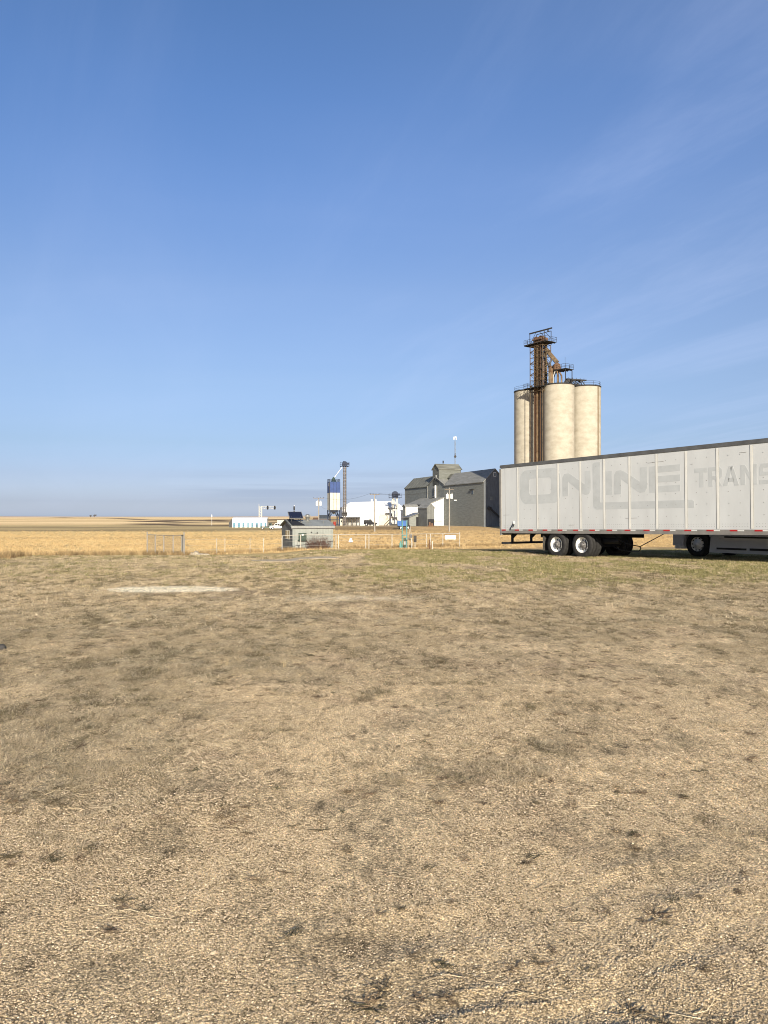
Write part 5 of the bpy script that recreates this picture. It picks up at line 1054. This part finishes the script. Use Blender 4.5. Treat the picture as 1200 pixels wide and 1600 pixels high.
mb = MB(); mb.prism([(0,-.02,0),(-6.5*ku,3,0),(-6.5*ku,3,hu(817)),(-.02,0,hu(809.3))], (0,1.5,0)); mb.build('side_wing', M['galv'], un)
X, Y, Z = at(507, 420); bb = thing('farm_building', 'far dark brown farm building just left of the blue-topped bin', 'barn', (X, Y, Z-1), R(10))
mb = MB(); hb3 = H-(805.5-808)/1200*420-Z+1; mb.prism([(-3,0,0),(-3,0,hb3-1.6),(-3,3,hb3),(-3,6,hb3-1.6),(-3,6,0)], (5.5,0,0)); mb.build('wall', M['brown_barn'], bb)
mb = MB(); mb.prism([(-3.3,-.4,hb3-1.8),(-3.3,3,hb3+.1),(-3.3,3,hb3+.3),(-3.3,-.4,hb3-1.5)], (6.1,0,0)); mb.build('roof', M['barn_wall'], bb)
X, Y, Z = at(497, 430); bb = thing('farm_building', 'low reddish roofed building on the horizon above the grey shed', 'barn', (X, Y, Z-1), R(-5)); hb3 = H-(809.5-808)/1200*430-Z+1
mb = MB(); mb.prism([(-3,0,0),(-3,0,hb3-1),(-3,3,hb3),(-3,6,hb3-1),(-3,6,0)], (6,0,0)); mb.build('wall', M['brown_barn'], bb)
mb = MB(); mb.prism([(-3.2,-.4,hb3-1.1),(-3.2,3,hb3+.1),(-3.2,3,hb3+.3),(-3.2,-.4,hb3-.9)], (6.4,0,0)); mb.build('roof', M['rust'], bb)

# ---------------------------------------------------------------- pump shed with solar panel
shx, shy = -7.53, 63.0; sgz = gnd(shx+1.5, shy+1)
shed = thing('pump_shed', 'small ribbed grey metal shed with a solar panel on its roof, standing in the field', 'shed', (shx, shy, sgz-.12), R(18))
LS, WS = 3.46, 4.7; e_, r_z = .91-shed.location.z, 1.37-shed.location.z
mb = MB(); mb.box(0.04, LS, 0, WS, 0, e_); mb.prism([(0.04,0.02,e_),(0.04,WS/2,r_z-.03),(0.04,WS-.02,e_)], (LS-.04,0,0)); mb.build('wall', M['shed_wall'], shed)
mb = MB(); mb.prism([(0,0.01,0),(0,WS,0),(0,WS,e_),(0,WS/2,r_z-.04),(0,0.01,e_)], (.035,0,0)); gw = mb.build('gable_wall', M['shed_gable'], shed)
mb = MB(); mb.prism([(-.12,-.14,e_-.06),(-.12,WS/2,r_z),(-.12,WS/2,r_z+.05),(-.12,-.14,e_-.01)], (LS+.26,0,0)); mb.prism([(-.12,WS+.14,e_-.06),(-.12,WS/2,r_z),(-.12,WS/2,r_z+.05),(-.12,WS+.14,e_-.01)], (LS+.26,0,0)); rf = mb.build('roof', M['shed_roof'], shed)
mb = MB(); mb.box(-.10, LS+.10, -.16, -.145, e_-.20, e_-.03); mb.build('fascia', M['galv'], rf)
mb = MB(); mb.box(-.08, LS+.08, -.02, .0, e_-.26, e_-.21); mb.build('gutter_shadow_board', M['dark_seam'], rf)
mb = MB(); mb.prism([(-.16,-.16,e_-.10),(-.16,WS/2,r_z-.03),(-.16,WS/2,r_z+.08),(-.16,-.16,e_+.02)], (.04,0,0)); mb.prism([(-.16,WS+.16,e_-.10),(-.16,WS/2,r_z-.03),(-.16,WS/2,r_z+.08),(-.16,WS+.16,e_+.02)], (.04,0,0)); mb.build('barge_board', M['shed_gable'], rf)
for y in (1.55, 2.45):
    mb = MB(); mb.box(-.03,.0,y-.33,y+.33,.95,1.72); wf = mb.build('window', M['cream_wall'], shed); mb = MB(); mb.box(-.04,-.03,y-.25,y+.25,1.02,1.65); mb.build('pane', M['glass'], wf)
nrm = Vector((0,-math.sin(R(13)),math.cos(R(13))))
mb = MB(); mb.prism([(.0,-.05,e_+.055),(1.05,-.05,e_+.055),(.62,WS/2-.05,r_z+.055),(.0,WS/2-.05,r_z+.055)], (0,0,.03)); mb.build('black_roof_patch', M['black_steel'], rf)  # black sheet over the left end of the front roof slope
spn = MB(); c = Vector((.62,1.7,r_z+.42)); ax = Vector((.56,0,0)); ay = Vector((0,.40,.26)); az = ax.cross(ay).normalized()*.025
spn.obox(c, ax, ay, az); sp = spn.build('solar_panel', M['panel_glass'], shed)
mb = MB(); mb.obox(c+Vector((0,-.41,-.265)), (.59,0,0), (0,.02,.013), (0,-.012,.03)); mb.obox(c+Vector((0,.41,.265)), (.59,0,0), (0,.02,.013), (0,-.012,.03))
for s_ in (-1,1): mb.obox(c+Vector((s_*.575,0,0)), (.02,0,0), (0,.41,.27), (0,-.012,.03))
mb.build('panel_frame', M['galv'], sp)
mb = MB()
for x in (.2, 1.0): mb.bar((x,1.3,r_z-.15),(x,1.45,r_z+.3),.05); mb.bar((x,2.2,r_z-.02),(x,2.05,r_z+.62),.05); mb.bar((x,1.3,r_z-.1),(x,2.05,r_z+.5),.04)
mb.build('panel_bracket', M['dark_steel'], sp)
mb = MB(); mb.lathe([(.16,r_z-.1),(.16,r_z+.22),(.22,r_z+.24),(.25,r_z+.34),(.22,r_z+.44),(.10,r_z+.50),(.001,r_z+.51)], (1.72,2.0,0), 'z', 20)
for k in range(12): a = k*math.pi/6; mb.obox((1.72+.245*math.cos(a),2.0+.245*math.sin(a),r_z+.34), (.012,0,0),(0,.012,0),(0,0,.09))
mb.build('roof_ventilator', M['galv'], shed)
mb = MB(); mb.cyl((2.9,1.1,e_+.1),(2.9,1.1,e_+.42),.03,n=6); mb.cyl((.95,.7,e_+.05),(.95,.7,e_+.38),.03,n=6); mb.build('vent_pipe', M['galv'], shed)
mb = MB(); mb.box(.52,1.15,-.22,0,.95,1.5); mb.box(.45,1.2,-.3,-.0,.88,.95); bx_ = mb.build('meter_box', M['dark_green'], shed)
mb = MB(); mb.box(.75,.9,-.235,-.22,1.3,1.42); mb.build('meter_dial', M['white_wall'], bx_)
mb = MB(); mb.box(.2,.62,-.03,0,.15,.9); mb.build('hatch', M['shed_roof'], shed)
for (x, z) in ((1.6,1.55),(2.1,1.5)):
    mb = MB(); mb.obox((x,-.015,z),(.05,0,0),(0,.015,0),(0,0,.05)); mb.build('wall_bracket', M['dark_steel'], shed)

# ---------------------------------------------------------------- dead shrub in front of the shed
def shrub(name, label, X, Y, w, h, n, mat, seed, leaf=None):
    r = random.Random(seed); t = thing(name, label, 'shrub', (X, Y, gnd(X, Y))); mb = MB(); tips = []
    for _ in range(n):
        a = r.uniform(0,6.283); rad = math.sqrt(r.random()); p = Vector((w*.42*rad*math.cos(a), .35*w*.5*rad*math.sin(a), 0))
        d = Vector((math.cos(a)*rad*.45+r.uniform(-.2,.2), math.sin(a)*rad*.35, 1)).normalized(); Lb = h*(1.05-.45*rad**2)*r.uniform(.65,1.05); th = .014
        for k in range(4):
            q = p+d*Lb/4; mb.cyl(p, q, th, th*.75, n=4, caps=False); th *= .75
            for _b in range(3):
                e2 = Vector((r.gauss(0,1), r.gauss(0,.8), abs(r.gauss(.6,.5)))).normalized(); q2 = q+e2*r.uniform(.08,.24)*h*.5; mb.cyl(q, q2, th*.6, th*.35, n=3, caps=False); tips.append(q2)
            p = q; d = (d+Vector((r.uniform(-.25,.25), r.uniform(-.2,.2), 0))).normalized()
    mb.build('branches', mat, t)
    if leaf:
        mb = MB()
        for q in tips:
            if r.random() < .4:
                for _k in range(2):
                    o_ = q+Vector((r.gauss(0,.03),r.gauss(0,.03),r.gauss(0,.03))); u_ = Vector((r.gauss(0,1),r.gauss(0,1),r.gauss(0,1))).normalized()*.022; v_ = u_.cross(Vector((r.gauss(0,1),r.gauss(0,1),r.gauss(0,1)))).normalized()*.014
                    mb.add([o_-u_, o_+v_, o_+u_, o_-v_], [(0,1,2,3)])
        mb.build('dead_leaves', leaf, t)
    return t
shrub('bare_shrub', 'leafless reddish brown shrub growing against the front of the grey shed', -5.28, 62.2, 2.35, 1.2, 150, M['bark'], 4, material('dead_leaf', (.17,.085,.065), .9, var=.3, scale=20, col2=(.09,.05,.04)))
shrub('weed_clump', 'small clump of orange brown weeds by the fence left of the white sign', (672-600)/1200*66, 66, .5, .75, 26, material('weed', (.34,.20,.09), .9, var=.2), 9)
shrub('weed_clump', 'low dark weed at the left foot of the grey shed', (437-600)/1200*61.5, 61.5, .5, .4, 22, M['bark'], 12)
shrub('weed_clump', 'low brown weed bush at the far left edge of the stubble', (8-600)/1200*33.5, 33.5, 1.0, .32, 40, material('weed_brown', (.27,.19,.10), .9, var=.2), 15)

# ---------------------------------------------------------------- fences
def fence(name, label, pts, cat_='fence', h=1.25, rails=(1.0,), wires=(.25,.5,.75), pr=.03, mesh=False, mat='fence_steel', tall=()):
    X0_, Y0_ = pts[0]; t = thing(name, label, cat_, (X0_, Y0_, gnd(X0_, Y0_)))
    L3 = [Vector((x-X0_, y-Y0_, gnd(x, y)-t.location.z)) for x, y in pts]
    for i, p in enumerate(L3):
        hh = h*(1.12 if i in tall else 1.0); mb = MB(); mb.cyl(p-Vector((0,0,.15)), p+Vector((0,0,hh)), pr, n=8); mb.cyl(p+Vector((0,0,hh)), p+Vector((0,0,hh+.03)), pr*1.2, pr*.4, n=8); mb.build('post', M[mat], t)
    for rr_ in rails:
        mb = MB()
        for a, b in zip(L3, L3[1:]): mb.cyl(a+Vector((0,0,h*rr_)), b+Vector((0,0,h*rr_)), pr*.75, n=6)
        mb.build('rail', M[mat], t)
    mb = MB()
    for wz in wires:
        for a, b in zip(L3, L3[1:]): mb.cyl(a+Vector((0,0,h*wz)), b+Vector((0,0,h*wz)), .006, n=4)
    if wires: mb.build('wires', M['fence_steel'], t)
    if mesh:
        mb = MB()
        for a, b in zip(L3, L3[1:]):
            d = b-a; Ln = d.length; d /= Ln; st_ = .11; k = -h
            while k < Ln:
                for sgn in (1, -1):
                    u0, z0_ = (k, .02) if sgn == 1 else (k+h, .02); u1, z1_ = (k+h, h) if sgn == 1 else (k, h)
                    ta, tb_ = 0., 1.
                    du = u1-u0
                    if du > 0: ta = max(ta, -u0/du); tb_ = min(tb_, (Ln-u0)/du)
                    else: ta = max(ta, (Ln-u0)/du); tb_ = min(tb_, -u0/du)
                    if tb_ > ta: mb.bar(a+d*(u0+du*ta)+Vector((0,0,z0_+(z1_-z0_)*ta)), a+d*(u0+du*tb_)+Vector((0,0,z0_+(z1_-z0_)*tb_)), .005)
                k += st_
        mb.build('chain_link', M['galv'], t)
    return t
wxy = lambda px, D: ((px-600)/1200*D, D)
fence('chain_link_pen', 'short run of grey chain-link pen panels at the left end of the fence', [wxy(230,46.5),wxy(242.5,47.4),wxy(256,48.2),wxy(270.5,49.2),wxy(284,50),wxy(287.5,47.6)], 'fence pen', 1.28, rails=(1.0,.02), wires=(), pr=.038, mesh=True, mat='grey_post', tall=(0,5))
fence('wire_fence', 'faint low wire fence running from the pen to the grey shed', [wxy(288.5,49),wxy(338.7,52),wxy(351.5,53),wxy(390.7,56),wxy(411.7,57.5),wxy(440.5,59.5)], 'fence', 1.05, rails=(), wires=(.3,.6,.95), pr=.022)
fence('pipe_rail_fence', 'white pipe-rail fence crossing in front of the shed towards the trailer', [wxy(440.8,59.6),wxy(469.8,60.5),wxy(525,62.4),wxy(529,62.6),wxy(571.5,64.3),wxy(576.5,64.5),wxy(612.5,66),wxy(643,67.3),wxy(666.7,68.6),wxy(672.8,68.9),wxy(692,70),wxy(718.3,71.5)], 'fence', 1.22, rails=(1.0,), wires=(.3,.6,.8), pr=.036, tall=(11,))
# sign on the fence
D = 69.8; X = (703.5-600)/1200*D; sg_ = thing('blank_sign', 'blank white rectangular sign fixed to the fence near the trailer', 'sign', (X, D, gnd(X, D)))
z0_, z1_ = H-(842.6-808)/1200*D-sg_.location.z, H-(836.6-808)/1200*D-sg_.location.z
mb = MB(); mb.bbox(-.49,.49,-.07,-.045,z0_,z1_,.01); mb.build('panel', M['white_wall'], sg_); mb = MB(); mb.box(-.38,-.33,-.045,-.0,z0_-.1,z1_); mb.box(.33,.38,-.045,-.0,z0_-.1,z1_); mb.build('bracket', M['galv'], sg_)
D = 86; X = (548-600)/1200*D; vm = thing('vent_marker', 'small white bell-shaped vent cap standing in the stubble', 'marker', (X, D, gnd(X, D)))
mb = MB(); mb.cyl((0,0,0),(0,0,.25),.09,n=12); mb.build('pipe', M['galv'], vm); mb = MB(); mb.lathe([(.26,.12),(.24,.2),(.16,.38),(.13,.5),(.05,.56),(.001,.57)], axis='z', n=18); mb.build('cap', M['white_wall'], vm)
# teal standpipes
D = 67; X = (632-600)/1200*D; tp = thing('water_standpipe', 'pair of tall teal standpipes with a small green cabinet beside the fence', 'standpipe', (X, D, gnd(X, D)))
ht = lambda y: H-(y-808)/1200*D-tp.location.z
for x, m_ in ((-.20,'teal'),(.20,'pale_teal')):
    mb = MB(); mb.cyl((x,0,0),(x,0,ht(813)),.05,n=12); mb.cyl((x,0,ht(813)),(x,0,ht(812.5)),.07,.03,n=12)
    for z in (.5,1.2): mb.cyl((x,0,z),(x,0,z+.06),.085,n=12)
    mb.build('standpipe', M[m_], tp)
mb = MB(); mb.cyl((-.2,0,ht(836.5)),(.2,0,ht(836.5)),.04,n=8); mb.cyl((-.2,0,.9),(.55,-.1,.75),.035,n=8); mb.build('cross_pipe', M['pale_teal'], tp)
mb = MB(); mb.bbox(-.08,.14,-.14,.1,0,ht(841),.02); cb = mb.build('cabinet', M['dark_green'], tp); mb = MB(); mb.box(-.06,.1,-.175,-.16,.3,.6); mb.build('nameplate', M['galv'], cb)
mb = MB(); mb.bbox(-.45,-.25,-.14,.1,0,.45,.03); mb.cyl((-.35,-.02,.45),(-.35,-.02,.6),.05,n=8); mb.build('valve_box', M['teal'], tp)
D = 66.5; X = (641.5-600)/1200*D; ga = thing('guy_anchor', 'two thin white guy rods leaning beside the teal standpipes', 'guy rods', (X, D, gnd(X, D)))
mb = MB(); mb.cyl((.22,0,0),(-.05,0,2.0),.016,n=6); mb.build('rod', M['fence_steel'], ga); mb = MB(); mb.cyl((-.2,.1,0),(-.08,0,1.7),.014,n=6); mb.build('rod', M['fence_steel'], ga)
mb = MB(); mb.cyl((.02,0,.9),(.02,0,1.2),.11,n=10); mb.cyl((-.3,0,.8),(.1,0,1.0),.03,n=8); mb.build('valve', M['hub_grey'], ga)
D = 66.8; X = (648.5-600)/1200*D; eb = thing('electrical_box', 'grey electrical box on a short post right of the standpipes', 'box', (X, D, gnd(X, D)))
z0_, z1_ = H-(847-808)/1200*D-eb.location.z, H-(836.8-808)/1200*D-eb.location.z
mb = MB(); mb.bbox(-.13,.13,-.12,0,z0_,z1_,.01); mb.build('enclosure', M['dark_steel'], eb); mb = MB(); mb.cyl((0,.04,0),(0,.04,z1_),.035,n=8); mb.build('post', M['fence_steel'], eb)
# short stakes
for i, (px, D, h_, lb) in enumerate(((675.5,64,.42,'short pale wooden stake standing beside the orange weeds'),(671.5,64.3,.5,'short rusty stake just left of the pale wooden stake'))):
    X = (px-600)/1200*D; t = thing('stake', lb, 'stake', (X, D, gnd(X, D))); mb = MB(); mb.cyl((0,0,-.1),(0,0,h_*1.6),.05,.045,n=8); mb.build('stake_shaft', M['fence_steel' if i == 0 else 'rust'], t)

# ---------------------------------------------------------------- slab, rocks, logs
def patch(name, poly, mat, dz=.012, label=None):
    # a thin concrete slab following the ground
    mb = MB(); n = len(poly); top = [Vector((x, y, gnd(x, y)+dz+.02)) for x, y in poly]; cx = sum((p for p in top), Vector())/n
    vs = top+[p-Vector((0,0,.08)) for p in top]+[Vector((cx.x,cx.y,gnd(cx.x,cx.y)+dz+.03))]
    mb.add(vs, [(i,(i+1)%n,2*n) for i in range(n)]+[(i,i+n,(i+1)%n+n,(i+1)%n) for i in range(n)]); return mb.build(name, mat)
def yp(x, y, D): return ((x-600)/1200*D, D)
r_ = random.Random(3)
def blobpoly(px0, px1, D0, D1, n=22):
    out = []
    for k in range(n):
        a = 2*math.pi*k/n; rr_ = 1+r_.uniform(-.09,.09); D = (D0+D1)/2+(D1-D0)/2*math.sin(a)*rr_; px = (px0+px1)/2+(px1-px0)/2*math.cos(a)*rr_; out.append(((px-600)/1200*D, D))
    return out
sl1 = patch('concrete_pad', blobpoly(394, 468, 28.6, 30.4), M['slab']); tag(sl1, 'left weathered concrete pad set flush in the grass', 'concrete pad', 'concrete pads in the grass before the shed')
sl2 = patch('concrete_pad', blobpoly(455, 530, 29.8, 31.2), M['slab']); tag(sl2, 'right weathered concrete pad set flush in the grass', 'concrete pad', 'concrete pads in the grass before the shed')
def rock(name, label, X, Y, s, mat, seed, cat_='rock'):
    import bmesh
    bm = bmesh.new(); bmesh.ops.create_icosphere(bm, subdivisions=3, radius=1); r = random.Random(seed); ph = [r.uniform(0,6) for _ in range(6)]
    for v in bm.verts:
        c = v.co; k = 1+.14*math.sin(3*c.x+ph[0])*math.cos(2.5*c.y+ph[1])+.10*math.sin(5*c.z+4*c.x+ph[2])+r.uniform(-.035,.035); v.co = Vector((c.x*k*s[0], c.y*k*s[1], max(c.z,-.35)*k*s[2]))
    me = bpy.data.meshes.new(name); bm.to_mesh(me); bm.free(); me.materials.append(mat); me.polygons.foreach_set('use_smooth', [True]*len(me.polygons))
    o = bpy.data.objects.new(name, me); COL.objects.link(o); o.location = (X, Y, gnd(X, Y)+s[2]*.25); return tag(o, label, cat_)
gx, gy = pg(-1, 1015); rock('field_stone', 'dark grey stone at the left edge of the yard', gx, gy-.02, (.085,.07,.055), M['rock_grey'], 2)
D = 47.5
for i, (px, s, lb) in enumerate(((301,(.22,.2,.16),'dull stone at the left end of the pale rock pile'),(307,(.20,.2,.24),'upright pale stone in the middle of the rock pile'),(313,(.26,.2,.13),'flat white stone right of the upright one'),(321,(.34,.2,.12),'longest pale stone at the right end of the rock pile'))):
    X = (px-600)/1200*D; o = rock('pale_rock', lb, X, D-.3*i*.3, s, M['rock_pale'], 20+i); o['group'] = 'pale rocks piled beside the pen'
# far trees on the horizon
def far_tree(label, px, D, h, w, seed):
    r = random.Random(seed); X = (px-600)/1200*D; t = thing('bare_tree', label, 'tree', (X, D, gnd(X, D)-.5), 0, 'tiny trees on the horizon'); mb = MB(); mb.cyl((0,0,0),(0,0,h*.5),.45,.25,n=7)
    tips = []
    for _ in range(9):
        a = r.uniform(0,6.28); p = Vector((0,0,h*r.uniform(.2,.5))); q = p+Vector((math.cos(a)*w*.35, math.sin(a)*w*.35, h*r.uniform(.2,.45))); mb.cyl(p, q, .18, .06, n=5); tips.append(q)
    mb.build('trunk', M['bark'], t); mb = MB()
    for _ in range(420):
        q = r.choice(tips)+Vector((r.gauss(0,w*.16), r.gauss(0,w*.16), r.gauss(0,h*.11))); u_ = Vector((r.gauss(0,1),r.gauss(0,1),r.gauss(0,1))).normalized()*.45; v_ = u_.cross(Vector((r.gauss(0,1),r.gauss(0,1),r.gauss(0,1)))).normalized()*.3
        mb.add([q-u_, q+v_, q+u_, q-v_], [(0,1,2,3)])
    mb.build('crown', material('far_crown', (.10,.09,.07), .9), t)
far_tree('left one of the two tiny trees on the far left horizon', 141.5, 2300, 7.5, 5, 1)
far_tree('right and wider one of the two tiny trees on the far left horizon', 148, 2300, 9, 8, 2)
